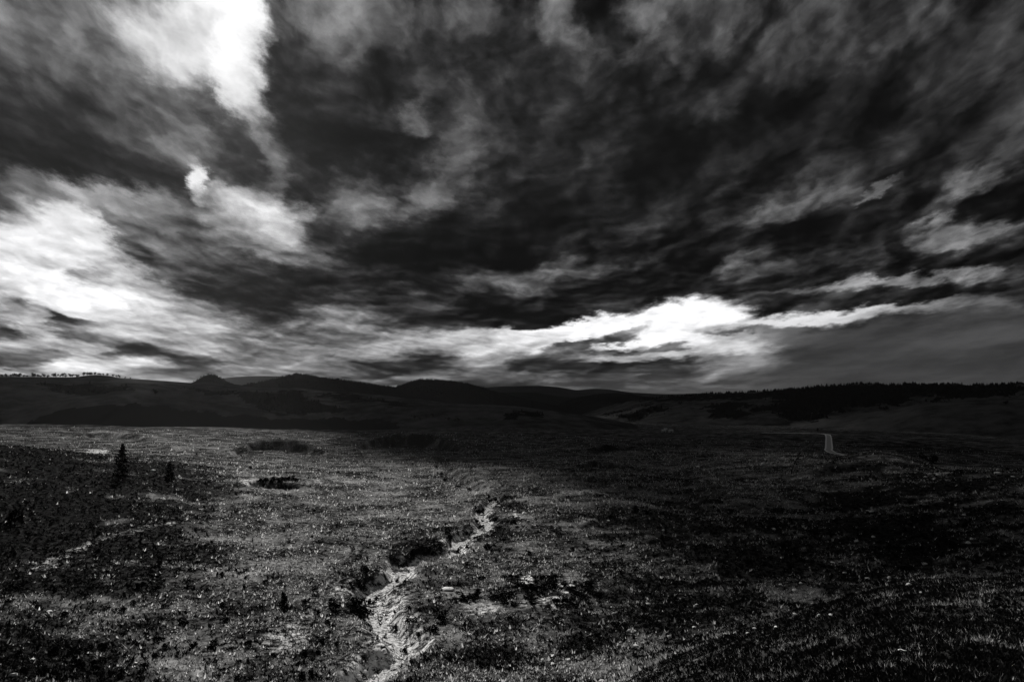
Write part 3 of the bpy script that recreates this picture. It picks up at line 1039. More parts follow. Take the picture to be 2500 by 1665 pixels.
def tube(pts, rad, n=6):
    """Closed tapered tube along points, as (verts, faces)."""
    V, F = [], []
    for i, (p, r) in enumerate(zip(pts, rad)):
        p = Vector(p)
        t = (Vector(pts[min(i + 1, len(pts) - 1)]) - Vector(pts[max(i - 1, 0)])).normalized()
        a = t.orthogonal().normalized()
        b = t.cross(a)
        for k in range(n):
            w = 2 * math.pi * k / n
            V.append(tuple(p + (a * math.cos(w) + b * math.sin(w)) * r))
    for i in range(len(pts) - 1):
        for k in range(n):
            F.append((i * n + k, i * n + (k + 1) % n, (i + 1) * n + (k + 1) % n, (i + 1) * n + k))
    F.append(tuple(range(n))[::-1])
    F.append(tuple(range((len(pts) - 1) * n, len(pts) * n)))
    return V, F


def tubes_mesh(name, lst, mat):
    V, F = [], []
    for pts, rad in lst:
        v, f = tube(pts, rad)
        F += [tuple(i + len(V) for i in q) for q in f]
        V += v
    me = bpy.data.meshes.new(name)
    me.from_pydata(V, [], F)
    me.materials.append(mat)
    me.shade_smooth()
    return me


RNG = np.random.RandomState(5)
# meshes of unit height, shared by all plants of a kind
CONIFER_CROWN = [tri_mesh("conifer_crown", tri_cloud(np.random.RandomState(k), 1500, 0.028, conifer_points), MAT_NEEDLE) for k in (1, 2)]
CONIFER_TRUNK = tubes_mesh("conifer_trunk", [([(0, 0, -.05), (0.004, 0, .4), (0, 0, .93)], [.024, .015, .003])], MAT_BARK)
TREE_CROWN = [tri_mesh("tree_crown", tri_cloud(np.random.RandomState(20 + k), 700, 0.055, clump_points(9, .62, .42, .36)), MAT_LEAF) for k in range(3)]
TREE_TRUNK = tubes_mesh("tree_trunk", [([(0, 0, -.06), (.01, 0, .25), (0, .01, .6)], [.035, .026, .012]), ([(.005, 0, .24), (.14, .05, .5)], [.018, .007]),
                                       ([(.005, 0, .28), (-.12, -.06, .56)], [.017, .006]), ([(0, 0, .33), (.02, .15, .6)], [.014, .006])], MAT_BARK)
SHRUB_CROWN = [tri_mesh("shrub_crown", tri_cloud(np.random.RandomState(40 + k), 330, 0.10, clump_points(7, .40, .75, .42)), MAT_NEEDLE) for k in range(4)]
SHRUB_STEM = tubes_mesh("shrub_stem", [([(0, 0, -.12), (.05, 0, .25), (.2, .05, .5)], [.05, .04, .015]), ([(0, 0, -.1), (-.15, .1, .45)], [.04, .014])], MAT_BARK)


def plant(name, pos, height, crown, trunk, label, cat, group=None, wide=1.0, rot=None, part=("crown", "trunk")):
    e = bpy.data.objects.new(name, None)
    e.empty_display_size = 0.3
    col.objects.link(e)
    e.location = pos
    e.rotation_euler = (0, 0, RNG.uniform(0, 6.28) if rot is None else rot)
    e.scale = (height * wide, height * wide, height)
    for nm, me in zip(part, (crown, trunk)):
        o = bpy.data.objects.new(nm, me)
        col.objects.link(o)
        o.parent = e
    return tag(e, label, cat, group)


def hit(px, py, keys):
    """Where the line of sight through a pixel meets one of the hills."""
    d = Vector(ray(px, py)).normalized()
    best = None
    for k in keys:
        ok, loc, nrm, _ = HILLS[k].ray_cast(Vector((0, 0, CAM_Z)), d)
        if ok and (best is None or loc.length < best.length):
            best = loc
    return best


bpy.context.view_layer.update()


def crest_point(px, key, up=60, lo=0):
    """The skyline of a hill above a column of the photograph."""
    for py in np.arange(905, 1060, 0.5):
        q = hit(px, py, [key])
        if q is not None:
            return q
    return None


# -- conifers in the valley
x, y, z = on(296, 1168)
plant("conifer", (x, y, z - .2), 74 * math.hypot(x, y) / F_PX, CONIFER_CROWN[0], CONIFER_TRUNK, "tall black conifer standing on the dark slope at the left", "conifer", wide=.95)
x, y, z = on(413, 1170)
plant("conifer", (x, y, z - .2), 38 * math.hypot(x, y) / F_PX, CONIFER_CROWN[1], CONIFER_TRUNK, "short dark conifer right of the white rocks on the left slope", "conifer", wide=1.5)
x, y, z = on(26, 1282)
plant("juniper", (x, y, z - .1), 40 * math.hypot(x, y) / F_PX, SHRUB_CROWN[0], SHRUB_STEM, "dark upright juniper at the far left edge of the slope", "shrub", wide=.55, part=("foliage", "stem"))
x, y, z = on(2277, 1142)
plant("tree", (x, y, z - .1), 29 * math.hypot(x, y) / F_PX, TREE_CROWN[0], TREE_TRUNK, "round dark tree where the road shows again at the right", "tree", wide=.95)
x, y, z = on(1092, 1326)
plant("tree", (x, y, z - .1), 34 * math.hypot(x, y) / F_PX, TREE_CROWN[1], TREE_TRUNK, "bushy dark tree on the bank at the gully bend", "tree", wide=.8)
q = hit(380, 966, ["left", "left_fold"])
plant("tree", q, 14 * q.length / F_PX, TREE_CROWN[2], TREE_TRUNK, "lone dark tree on the grassy hillside at the left", "tree", wide=.8)
x, y, z = on(1997, 1054)
plant("tree", (x, y, z), 8 * math.hypot(x, y) / F_PX, TREE_CROWN[1], TREE_TRUNK, "small dark tree beside the far end of the road", "tree", wide=1.0)

for px, h in [(4, 6), (14, 8), (27, 7), (33, 9), (41, 8), (48, 9), (58, 6), (66, 5), (80, 7), (84, 10), (92, 7), (100, 5), (108, 8), (118, 6), (131, 10), (135, 8),
              (147, 7), (153, 11), (160, 6), (172, 9), (176, 8), (186, 7), (192, 6), (205, 10), (214, 9), (218, 7), (222, 8), (232, 8), (240, 6), (246, 5), (252, 6),
              (262, 7), (275, 6), (284, 7), (292, 8), (305, 5), (318, 4)]:
    q = crest_point(px, "left")
    if q is not None:
        plant("tree", q - Vector((0, 0, .8)), h * 1.25, TREE_CROWN[RNG.randint(3)], TREE_TRUNK, "small dark tree in the row along the left skyline", "tree", "trees along the left skyline",
              wide=RNG.uniform(.8, 1.25))
for px, py in [(1880, 1002), (1892, 996), (1905, 1000), (1925, 1005), (2100, 996), (2113, 994), (2128, 993), (2150, 1002), (2160, 1003), (2168, 1000), (2182, 990), (2352, 976), (2455, 988),
               (1520, 1022), (1535, 1026), (1548, 1020), (1560, 1028), (1585, 1010), (1610, 1046), (1012, 1024), (1024, 1026), (1040, 1020), (1055, 1018), (1095, 1028), (1110, 1030), (1120, 1029)]:
    q = hit(px, py, ["right", "right_front", "left"])
    if q is not None:
        plant("tree", q - Vector((0, 0, .8)), RNG.uniform(8, 13), TREE_CROWN[RNG.randint(3)], TREE_TRUNK, "small dark tree standing by itself on a far grassy slope", "tree",
              "scattered trees on the far slopes", wide=RNG.uniform(.8, 1.3))


# -- woods too far to count: one object each
def wood(polys, keys, n, hmin, hmax, seed, crest=None, ncrest=0):
    rng = np.random.RandomState(seed)
    pts = []
    for poly in polys:
        xs, ys = [p[0] for p in poly], [p[1] for p in poly]
        m = int(n * (max(xs) - min(xs)) * (max(ys) - min(ys)) / 20000.0)
        for _ in range(m):
            px, py = rng.uniform(min(xs), max(xs)), rng.uniform(min(ys), max(ys))
            q_ = hit(px, py, keys)
            if q_ is not None:
                ex = 60 * fbm(np.array([q_.x / 120]), np.array([q_.y / 120]), 5, .65) + rng.normal() * 9
                ey = 12 * fbm(np.array([q_.x / 70 + 5]), np.array([q_.y / 110]), 4, .6) + rng.normal() * 1.5
                if inside(poly, px + ex, py + ey)[0]:
                    pts.append(q_)
    if crest:
        for px in rng.uniform(crest[0], crest[1], ncrest):
            q_ = crest_point(px, crest[2])
            if q_ is not None:
                pts.append(q_ + Vector((0, rng.uniform(-12, 12), 0)))
    if not pts:
        return None
    T = []
    for q_ in pts:
        h = hmin * .75 + (hmax * 1.1 - hmin * .75) * rng.uniform() ** 1.7 * (1 + .5 * float(fbm(np.array([q_.x / 120.0]), np.array([q_.y / 400.0]), 3)[0]))
        w = h * rng.uniform(.2, .34)
        b = np.array(q_) - np.array([0, 0, 1.0])
        a0 = rng.uniform(0, 6.28)
        ring = [b + np.array([w * math.cos(a0 + k * 1.2566) * rng.uniform(.8, 1.2), w * math.sin(a0 + k * 1.2566), h * .12]) for k in range(5)]
        top = b + np.array([rng.uniform(-.4, .4), rng.uniform(-.4, .4), h])
        wst = [b + (p_ - b) * np.array([.72, .72, 0]) + np.array([0, 0, h * .5]) for p_ in ring]
        for k in range(5):
            k2 = (k + 1) % 5
            T += [ring[k], ring[k2], wst[k2], ring[k], wst[k2], wst[k], wst[k], wst[k2], top]
    me = tri_mesh("wood", np.array(T), MAT_NEEDLE)
    o = bpy.data.objects.new("wood", me)
    col.objects.link(o)
    return o


tag(wood(WOOD_RIGHT, ["right", "right_front"], 700, 7, 12, 3, (1560, 2500, "right"), 700), "dark conifer forest along the top of the right ridge", "forest", kind="stuff")
tag(wood(WOOD_SHADE_LEFT[:3] + WOOD_SHADE_LEFT[4:], ["left", "left_fold"], 600, 6, 10, 4), "dark woods in the folds of the left hills", "forest", kind="stuff")
tag(wood([[(660, 935), (726, 920), (860, 935), (950, 946), (900, 960), (700, 945)]], ["left_wood"], 1300, 6, 9, 5, (600, 960, "left_wood"), 380), "black forest on the pointed hill left of the middle", "forest", kind="stuff")
tag(wood([[(960, 950), (1030, 934), (1150, 943), (1200, 960), (1100, 975)]], ["dome"], 1000, 8, 11, 6, (960, 1195, "dome"), 260), "black forest over the rounded hill in the middle", "forest", kind="stuff")
tag(wood([[(470, 936), (515, 923), (560, 938), (520, 940)]], ["cone"], 700, 8, 12, 7, (470, 560, "cone"), 50), "dark forest on the small cone shaped hill", "forest", kind="stuff")


# ------------------------------------------------------------------ shrubs one can tell apart
def shrub(px, py, size, label, group=None, wide=1.0, flat=1.0):
    x, y, z = on(px, py)
    k = math.hypot(x, y) / F_PX                     # metres per pixel of the photograph at that place
    return plant("shrub", (x, y, z - .05), size * k * flat, SHRUB_CROWN[RNG.randint(4)], SHRUB_STEM, label, "shrub", group, wide=wide / flat * .62, part=("foliage", "stem"))


for px, py, s in [(745, 1472, 16), (770, 1455, 10), (768, 1437, 12), (775, 1495, 12), (820, 1480, 20), (805, 1505, 12), (790, 1565, 16), (700, 1472, 26), (645, 1422, 10), (760, 1645, 12),
                  (860, 1340, 12), (890, 1390, 18), (875, 1425, 16), (885, 1500, 28), (870, 1475, 20), (900, 1472, 18), (920, 1460, 10), (958, 1370, 14), (985, 1382, 20), (1005, 1355, 10),
                  (1030, 1342, 18), (1050, 1348, 20), (1075, 1340, 18), (1010, 1348, 14), (970, 1418, 12), (1120, 1345, 14), (1155, 1345, 10), (1190, 1335, 16), (1170, 1318, 9),
                  (1140, 1305, 12), (1172, 1290, 14), (1205, 1270, 14), (1162, 1272, 10), (1170, 1252, 14), (1205, 1222, 14), (1192, 1212, 12), (1145, 1196, 9), (1160, 1240, 9), (1120, 1188, 9),
                  (1085, 1172, 9), (1075, 1158, 9), (1065, 1140, 8), (965, 1535, 14), (1000, 1520, 16), (990, 1590, 14), (1020, 1550, 14), (940, 1555, 10), (1060, 1540, 20), (1080, 1510, 22), (1000, 1485, 12)]:
    shrub(px, py + s * .3, s * 1.25, "dark bush growing on the bank of the stream gully", "bushes along the gully banks", wide=RNG.uniform(.9, 1.5))
for px, py, w in [(1130, 1455, 40), (1170, 1452, 44), (1210, 1458, 40), (1235, 1450, 40), (1260, 1425, 44), (1300, 1432, 50), (1340, 1428, 44), (1345, 1410, 40), (1400, 1436, 50), (1370, 1464, 46), (1420, 1452, 40),
                  (1320, 1408, 36), (1250, 1408, 36), (1455, 1445, 40), (1430, 1425, 36), (1290, 1455, 40)]:
    shrub(px, py + 6, w * .7, "low black shrub mat among the pale slabs right of the gully", "shrub mats among the pale slabs", wide=1.9, flat=.55)
for px, py, w in [(632, 1183, 20), (648, 1180, 22), (668, 1179, 24), (690, 1177, 26), (708, 1175, 26), (722, 1175, 18), (660, 1184, 22), (685, 1183, 22)]:
    shrub(px, py, w * .62, "black shrub growing inside the rimmed hollow on the plain", "shrubs inside the hollow", wide=1.5)
rs = np.random.RandomState(77)
for i in range(130):
    px, py = rs.uniform(10, 820), 1665 - 340 * rs.uniform(0, 1) ** 1.15
    if py > 1330 and (px < 700 or py > 1480):
        shrub(px, py, rs.uniform(5, 15) * (.7 + .6 * (py - 1330) / 335), *(("small dark juniper in the grass along the bottom edge at the left", "junipers along the bottom edge at the left") if py > 1560 else
              ("small dark juniper on the left slope below the pale track", "junipers below the pale track") if px < 400 else
              ("small dark juniper on the grassland just left of the gully", "junipers just left of the gully")), wide=rs.uniform(1.0, 2.0))
for i in range(70):
    px, py = rs.uniform(1100, 2480), rs.uniform(1230, 1640)
    shrub(px, py, rs.uniform(6, 16), *(("small dark shrub on the shaded slope under the road", "shrubs on the slope under the road") if py < 1340 else
              ("small dark shrub on the near spur at the lower right", "shrubs on the near spur") if px > 1850 else
              ("small dark shrub on the stony slope right of the gully", "shrubs on the stony slope right of the gully")), wide=rs.uniform(1.0, 2.2))


# ------------------------------------------------------------------ stones
def stone_mesh(seed, flat):
    bm = bmesh.new()
    bmesh.ops.create_icosphere(bm, subdivisions=2, radius=1.0)
    rng = np.random.RandomState(seed)
    planes = rng.normal(size=(7, 3))
    planes /= np.linalg.norm(planes, axis=1)[:, None]
    for v in bm.verts:
        c = np.array(v.co)
        for n in planes:
            d = c @ n - .68
            if d > 0:
                c = c - n * d
        c = c * (1 + .06 * rng.normal())
        v.co = (c[0], c[1] * .75, max(c[2] * flat, -.25 * flat))
    me = bpy.data.meshes.new("stone")
    bm.to_mesh(me)
    bm.free()
    me.materials.append(MAT_STONE)
    return me


STONES = [stone_mesh(60 + k, f) for k, f in enumerate((.75, .45, .55, .32, .6))]


def stone(px, py, w, label, group=None, kind=None, rot=None, long=1.0, name="stone"):
    x, y, z = on(px, py)
    k = math.hypot(x, y) / F_PX * w * .56
    o = bpy.data.objects.new(name, STONES[RNG.randint(5) if kind is None else kind])
    col.objects.link(o)
    o.location = (x, y, z + .12 * k)
    o.rotation_euler = (RNG.uniform(-.15, .15), RNG.uniform(-.15, .15), RNG.uniform(0, 6.28) if rot is None else rot)
    o.scale = (k * long, k, k)
    return tag(o, label, "stone", group)


stone(938, 1594, 17, "round white boulder in the stream bed near the bottom edge", kind=0)
stone(1095, 1441, 34, "long flat white slab right of the gully", kind=3, rot=.1, name="stone_slab")
stone(1001, 1433, 14, "small wedge shaped white stone between the gully and the long slab", kind=2, rot=.3)
stone(373, 1150, 12, "largest of the white rocks beside the tall conifer", kind=1, rot=-.5, long=1.3)
stone(361, 1151, 5, "small white rock just left of the largest one by the conifer", kind=0)
stone(358, 1160, 7, "lowest of the white rocks beside the tall conifer", kind=0)
stone(383, 1153, 5, "white rock lying against the right end of the largest one", kind=2)
stone(412, 1125, 7, "lone white rock above the short conifer", kind=1)
stone(78, 1612, 13, "bright white stone in the grass at the lower left", kind=1, rot=0)
stone(33, 1650, 17, "white stone nearest the lower left corner", kind=2, rot=.4)
stone(121, 1493, 13, "white stone on the left slope below the pale track", kind=3)
stone(400, 1526, 8, "white stone in the grass left of the middle", kind=0)
stone(331, 1619, 9, "flat white stone at the lower left beside dark junipers", kind=3)
stone(718, 1482, 8, "white stone under the dark shrub left of the gully", kind=0)
for px, py, w in [(1582, 1476, 9), (1696, 1532, 7), (1552, 1578, 10), (1325, 1612, 7), (1387, 1613, 9), (1350, 1622, 9), (1352, 1601, 6), (1500, 1498, 6), (1536, 1542, 7), (1550, 1542, 6), (1632, 1555, 7),
                  (1700, 1478, 7), (1697, 1484, 7), (1842, 1535, 7), (1470, 1665, 10), (1770, 1548, 6), (1796, 1547, 6), (1827, 1547, 7), (1888, 1293, 7), (1940, 1442, 9), (1982, 1452, 7), (1910, 1363, 6),
                  (2090, 1322, 6), (2132, 1312, 6), (2033, 1374, 6), (2171, 1412, 6), (2220, 1430, 7), (2250, 1447, 6), (2237, 1403, 5), (2118, 1414, 7), (2365, 1327, 6), (2373, 1317, 6), (2353, 1258, 5),
                  (1895, 1531, 7), (1941, 1500, 7), (2000, 1505, 7), (2030, 1502, 8), (2045, 1462, 6), (2062, 1400, 6), (1955, 1425, 6), (1905, 1428, 5), (2260, 1378, 6), (1620, 1370, 6), (1672, 1372, 5),
                  (1485, 1272, 5), (1620, 1295, 5), (1440, 1362, 6), (1300, 1250, 6), (1280, 1255, 9), (1262, 1264, 8), (1250, 1268, 7), (1275, 1266, 6), (1290, 1272, 5), (1258, 1250, 6), (1780, 1205, 5),
                  (1749, 1238, 5), (1745, 1180, 6), (1705, 1140, 7), (1832, 1125, 6), (1863, 1137, 9), (2435, 1158, 9), (2475, 1165, 6), (2130, 1251, 8), (2120, 1248, 6), (2290, 1160, 6), (2260, 1165, 5)]:
    stone(px, py, w * 1.7, *(("small pale stone on the dark slope under the road", "pale stones on the slope under the road") if py < 1340 else
              ("small pale stone on the dark ground above the near spur", "pale stones above the near spur") if px > 1850 else
              ("small pale stone on the dark stony slope right of the gully", "pale stones right of the gully")))
for px, py, w in [(960, 1402, 7), (985, 1406, 9), (975, 1394, 6), (905, 1446, 8), (915, 1455, 7), (930, 1448, 6), (922, 1480, 8), (935, 1490, 7), (912, 1490, 6), (945, 1510, 8), (955, 1530, 7), (975, 1545, 8), (990, 1565, 7),
                  (955, 1596, 6), (960, 1605, 7), (1128, 1315, 8), (1140, 1308, 6), (1158, 1322, 9), (1195, 1332, 8), (1180, 1258, 7), (1188, 1275, 6), (1195, 1262, 6), (1210, 1216, 7), (1218, 1236, 7), (1130, 1196, 7), (1128, 1338, 6),
                  (1100, 1345, 6), (915, 1615, 7), (890, 1640, 8), (875, 1655, 8)]:
    stone(px, py, w * 1.6, "pale stone lying in the bed of the stream", "pale stones in the stream bed")


# ------------------------------------------------------------------ what nobody could count: straw, heather, rubble
def scatter_points(n, rmin, rmax, amin, amax, p, seed):
    rng = np.random.RandomState(seed)
    u = rng.uniform(0, 1, n)
    e = 1 - p
    r = (rmin ** e + u * (rmax ** e - rmin ** e)) ** (1 / e)
    a = np.radians(rng.uniform(amin, amax, n))
    x, y = r * np.sin(a), r * np.cos(a)
    return rng, x, y, r


def tufts(rng, x, y, z, size, blades, lean, width, squash=1.0):
    """Blades of a tuft: narrow triangles that lean outwards."""
    n = len(x)
    base = np.column_stack([x, y, z])
    out = []
    for k in range(blades):
        a = rng.uniform(0, 2 * np.pi, n)
        d = np.column_stack([np.cos(a), np.sin(a), np.zeros(n)])
        s = np.column_stack([-np.sin(a), np.cos(a), np.zeros(n)])
        h = (size * rng.uniform(.55, 1.15, n))[:, None]
        w = width * h
        b = base + d * h * rng.uniform(0, .35, (n, 1)) - np.array([0, 0, .03])
        tip = b + d * h * lean * rng.uniform(.3, 1.2, (n, 1)) + np.array([0, 0, 1]) * h * squash
        tw = rng.uniform(-.6, .6, (n, 1))
        out.append(np.stack([b + s * w, b - s * w, tip + s * w * tw], 1))
    return np.stack(out, 1).reshape(-1, 3)


def stuff(name, tris, mat, label, cat):
    me = tri_mesh(name, tris, mat)
    o = bpy.data.objects.new(name, me)
    col.objects.link(o)
    return tag(o, label, cat, kind="stuff")


def keep_off_road(x, y):
    d, _ = line_dist(x, y, ROAD, 20.0)
    return d > 4.0


rng, x, y, r = scatter_points(390000, 58, 900, -41, 41, 1.7, 101)
hh, pp = f_heath_shade(x, y), f_pale(x, y)
pick = rng.uniform(0, 1, len(x))
dens = np.clip(.62 - .9 * pp + .9 * fbm(x / 3.0, y / 3.0, 4, .65) + .8 * fbm(x / 22.0, y / 22.0, 3), 0.03, 1) * np.clip(1.12 - hh, 0.02, 1) ** 1.6
m = (pick < dens) & keep_off_road(x, y)
z = H(x, y)
sz = .17 * (r / 80) ** .5 * np.exp(.55 * np.clip(rng.normal(size=len(x)), -2, 2))
stuff("dry_grass", tufts(rng, x[m], y[m], z[m], sz[m], 3, .9, .26), MAT_STRAW, "pale dry grass tufts covering the valley", "grass")
m2 = (rng.uniform(0, 1, len(x)) < np.clip(hh * 1.1 - .12 - .6 * pp, .02, .9)) & ~m & keep_off_road(x, y)
stuff("heather", tufts(rng, x[m2], y[m2], z[m2] - .03, sz[m2] * 1.1, 4, .9, .3, .8), MAT_HEATHER, "dark heather and low scrub between the grass", "heather")
# taller grass on the near spur at the lower right
rng, x, y, r = scatter_points(42000, 22, 62, 3, 42, .4, 102)
z = H(x, y)
ph = fbm(x / 3.2, y / 3.2, 4, .75) + .35 * rng.normal(size=len(x))
m = ph > .45
stuff("dry_grass", tufts(rng, x[m], y[m], z[m], np.full(m.sum(), .2), 4, .9, .05), MAT_STRAW, "soft grass on the near spur at the lower right", "grass")
m = ~m
stuff("heather", tufts(rng, x[m], y[m], z[m], np.full(m.sum(), .22), 5, .9, .2, .8), MAT_HEATHER, "dark heather on the near spur at the lower right", "heather")
# rubble
rng, x, y, r = scatter_points(120000, 60, 420, -40, 40, 1.7, 103)
pp = f_pale(x, y)
m = rng.uniform(0, 1, len(x)) < (pp * .8 + .02)
x, y, r = x[m], y[m], r[m]
z = H(x, y)
n = len(x)
c = np.column_stack([x, y, z])
s_ = (rng.uniform(.05, .17, n) * (r / 80) ** .5)[:, None]
ring = [c + np.column_stack([np.cos(k * 1.57 + rng.uniform(-.4, .4, n)), np.sin(k * 1.57 + rng.uniform(-.4, .4, n)), np.full(n, -.1)]) * s_ * rng.uniform(.7, 1.3, (n, 1)) for k in range(4)]
top = c + np.column_stack([rng.uniform(-.3, .3, n), rng.uniform(-.3, .3, n), np.full(n, .7)]) * s_
stuff("rubble", np.stack([np.stack([ring[k], ring[(k + 1) % 4], top], 1) for k in range(4)], 1).reshape(-1, 3), MAT_STONE, "pale limestone rubble in the stream bed and bare patches", "rubble")


# ------------------------------------------------------------------ fences
def fence(line_px, spacing, label, height=1.35):
    pts = np.array([land(*p) for p in line_px])
    line = resample(pts, spacing)
    seg = np.concatenate([[0], np.cumsum(np.linalg.norm(np.diff(line, axis=0), axis=1))])
    t = np.arange(0, seg[-1], spacing)
    px_, py_ = np.interp(t, seg, line[:, 0]), np.interp(t, seg, line[:, 1])
    pz = H(px_, py_)
    e = bpy.data.objects.new("fence", None)
    e.location = (px_[0], py_[0], pz[0])
    col.objects.link(e)
    tag(e, label, "fence")
    me = tubes_mesh("post", [([(0, 0, -.4), (.02, 0, height * .6), (.03, .01, height)], [.09, .085, .07])], MAT_POST)
    rng_ = np.random.RandomState(9)
    for x_, y_, z_ in zip(px_, py_, pz):
        o = bpy.data.objects.new("post", me)
        col.objects.link(o)
        o.location = (x_ - px_[0], y_ - py_[0], z_ - pz[0])
        o.rotation_euler = (rng_.uniform(-.08, .08), rng_.uniform(-.08, .08), rng_.uniform(0, 6))
        o.parent = e
    for h in (.55, .95, 1.25):
        w = tubes_mesh("wire", [([(x_ - px_[0], y_ - py_[0], z_ - pz[0] + h) for x_, y_, z_ in zip(px_, py_, pz)], [.012] * len(px_))], MAT_POST)
        o = bpy.data.objects.new("wire", w)
        col.objects.link(o)
        o.parent = e
    return e


fence([(1100, 1145), (1240, 1152), (1400, 1156), (1560, 1160), (1740, 1158), (1860, 1156), (1980, 1158), (2060, 1158)], 4.2, "long post and wire fence crossing the plain below the road")
fence([(1932, 1158), (1936, 1145), (1942, 1130), (1950, 1117), (1958, 1106)], 3.5, "fence climbing straight up the shoulder left of the road")
fence([(1982, 1094), (1988, 1082), (1996, 1068)], 6.0, "fence running beside the far stretch of road on its left")


# ------------------------------------------------------------------ guard rail where the road shows again
def guard_rail(y0, y1, off, label):
    sel = ROAD[(ROAD[:, 1] > y0) & (ROAD[:, 1] < y1)]
    o0 = Vector((sel[0, 0] + off, sel[0, 1], sel[0, 2]))
    e = bpy.data.objects.new("guard_rail", None)
    e.location = o0
    col.objects.link(e)
    tag(e, label, "guard rail")
    prof = [(-.10, .35), (.10, .35), (.14, .62), (.04, .66), (.14, .72), (.10, 1.05), (-.10, 1.05)]
    V, F = [], []
    for (x_, y_, z_) in sel:
        V += [(x_ + off + a - o0.x, y_ - o0.y, z_ + b - o0.z) for a, b in prof]
    n_ = len(prof)
    for i in range(len(sel) - 1):
        for k in range(n_):
            F.append((i * n_ + k, i * n_ + (k + 1) % n_, (i + 1) * n_ + (k + 1) % n_, (i + 1) * n_ + k))
    F += [tuple(range(n_))[::-1], tuple(range((len(sel) - 1) * n_, len(sel) * n_))]
    link_mesh("rail", V, F, MAT_LINE, e, False)
    post = tubes_mesh("post", [([(0, 0, -.3), (0, 0, .4), (0, 0, .98)], [.08, .08, .08])], MAT_POST)
    for p in sel[::1]:
        o = bpy.data.objects.new("post", post)
        col.objects.link(o)
        o.location = (p[0] + off + .22 - o0.x, p[1] - o0.y, p[2] - o0.z)
        o.parent = e


guard_rail(405, 480, -4.2, "thin white guard rail along the road at the right edge")


# ------------------------------------------------------------------ poles lying in the grass
def pole(p0, p1, rad, label):
    a, b = on(*p0), on(*p1)
    mid = (Vector(a) + Vector(b)) / 2
    pts = [Vector(a), Vector(a).lerp(Vector(b), .33) + Vector((0, 0, .03)), Vector(a).lerp(Vector(b), .67), Vector(b)]
    me = tubes_mesh("wooden_pole", [([tuple(p + Vector((0, 0, rad + .25)) - mid) for p in pts], [rad, rad * .95, rad * .9, rad * .8])], MAT_WOOD)
    o = bpy.data.objects.new("wooden_pole", me)
    o.location = mid
    col.objects.link(o)
    return tag(o, label, "pole")


pole((884, 1540), (924, 1562), .06, "pale wooden pole lying across the left bank of the stream")
pole((2194, 1605), (2214, 1608), .02, "short pale stick in the grass at the lower right")


# ------------------------------------------------------------------ far farm buildings
MAT_WALL = grey_material("whitewash", 0.5, 0.7, 0.3, 0.9)
MAT_ROOF = grey_material("sheet_metal_roof", 0.75, 0.9, 0.3, 0.35)
MAT_DOOR = grey_material("dark_door", 0.03, 0.06, 0.5, 0.8)


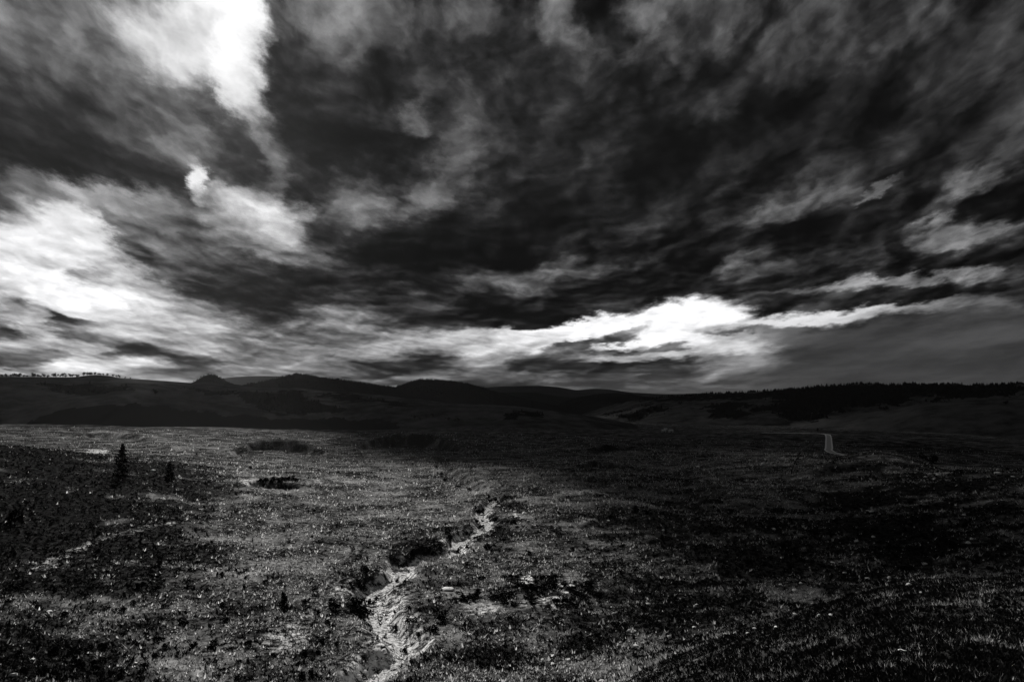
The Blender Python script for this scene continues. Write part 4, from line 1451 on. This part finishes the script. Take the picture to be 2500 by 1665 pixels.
def barn(px, py, w, d, h, rot, label):
    x, y = land(px, py)
    z = float(H(x, y))
    e = bpy.data.objects.new("farm_building", None)
    e.location, e.rotation_euler = (x, y, z), (0, 0, rot)
    col.objects.link(e)
    tag(e, label, "building", "farm buildings at the foot of the hills")
    rise = d * .38
    V = [(-w / 2, -d / 2, -.8), (w / 2, -d / 2, -.8), (w / 2, d / 2, -.8), (-w / 2, d / 2, -.8), (-w / 2, -d / 2, h), (w / 2, -d / 2, h), (w / 2, d / 2, h), (-w / 2, d / 2, h), (-w / 2, 0, h + rise), (w / 2, 0, h + rise)]
    link_mesh("wall", V, [(0, 1, 5, 4), (2, 3, 7, 6), (1, 2, 6, 9, 5), (3, 0, 4, 8, 7)], MAT_WALL, e, False)
    R = []
    for sy in (-1, 1):
        for xx in (-w / 2 - .4, w / 2 + .4):
            R += [(xx, sy * (d / 2 + .4), h - .25), (xx, 0, h + rise + .06), (xx, sy * (d / 2 + .4), h - .1), (xx, 0, h + rise + .22)]
    F = []
    for b_ in (0, 8):
        F += [(b_, b_ + 1, b_ + 5, b_ + 4), (b_ + 2, b_ + 6, b_ + 7, b_ + 3), (b_, b_ + 4, b_ + 6, b_ + 2), (b_, b_ + 2, b_ + 3, b_ + 1), (b_ + 4, b_ + 5, b_ + 7, b_ + 6)]
    link_mesh("roof", R, F, MAT_ROOF, e, False)
    link_mesh("door", [(-.9, -d / 2 - .05, -.3), (.9, -d / 2 - .05, -.3), (.9, -d / 2 - .05, 2.1), (-.9, -d / 2 - .05, 2.1), (-.9, -d / 2 + .02, -.3), (.9, -d / 2 + .02, -.3), (.9, -d / 2 + .02, 2.1), (-.9, -d / 2 + .02, 2.1)],
              [(0, 1, 2, 3), (0, 4, 5, 1), (1, 5, 6, 2), (2, 6, 7, 3), (3, 7, 4, 0)], MAT_DOOR, e, False)
    for s in (-1, 1):
        cx = s * w * .32
        link_mesh("window", [(cx - .5, -d / 2 - .04, .9), (cx + .5, -d / 2 - .04, .9), (cx + .5, -d / 2 - .04, 1.9), (cx - .5, -d / 2 - .04, 1.9), (cx - .5, -d / 2 + .02, .9), (cx + .5, -d / 2 + .02, .9), (cx + .5, -d / 2 + .02, 1.9), (cx - .5, -d / 2 + .02, 1.9)],
                  [(0, 1, 2, 3), (0, 4, 5, 1), (1, 5, 6, 2), (2, 6, 7, 3), (3, 7, 4, 0)], MAT_DOOR, e, False)
    return e


barn(1620, 1055, 8, 6, 3, .2, "leftmost of the tiny pale farm buildings below the far hills")
barn(1625, 1051, 7, 5, 3, -.2, "tiny pale farm building just behind the leftmost one")
barn(1638, 1055, 8, 6, 3, .1, "rightmost of the tiny pale farm buildings below the far hills")

# ------------------------------------------------------------------ air
mt, g = new_mat("valley_air")
pv = g.node("ShaderNodeVolumePrincipled")
pv.inputs["Color"].default_value = (.9, .9, .9, 1)
pv.inputs["Density"].default_value = 0.000012
pv.inputs["Anisotropy"].default_value = 0.3
out = g.node("ShaderNodeOutputMaterial")
g.put(out.inputs["Volume"], pv.outputs[0])
L = 17500.0
bx = [(sx * L, sy * L, zz) for zz in (-135.0, 420.0) for sx, sy in ((-1, -1), (1, -1), (1, 1), (-1, 1))]
haze = link_mesh("haze", bx, [(3, 2, 1, 0), (4, 5, 6, 7), (0, 1, 5, 4), (1, 2, 6, 5), (2, 3, 7, 6), (3, 0, 4, 7)], mt, None, False)
tag(haze, "thin haze in the valley air", "haze", kind="stuff")
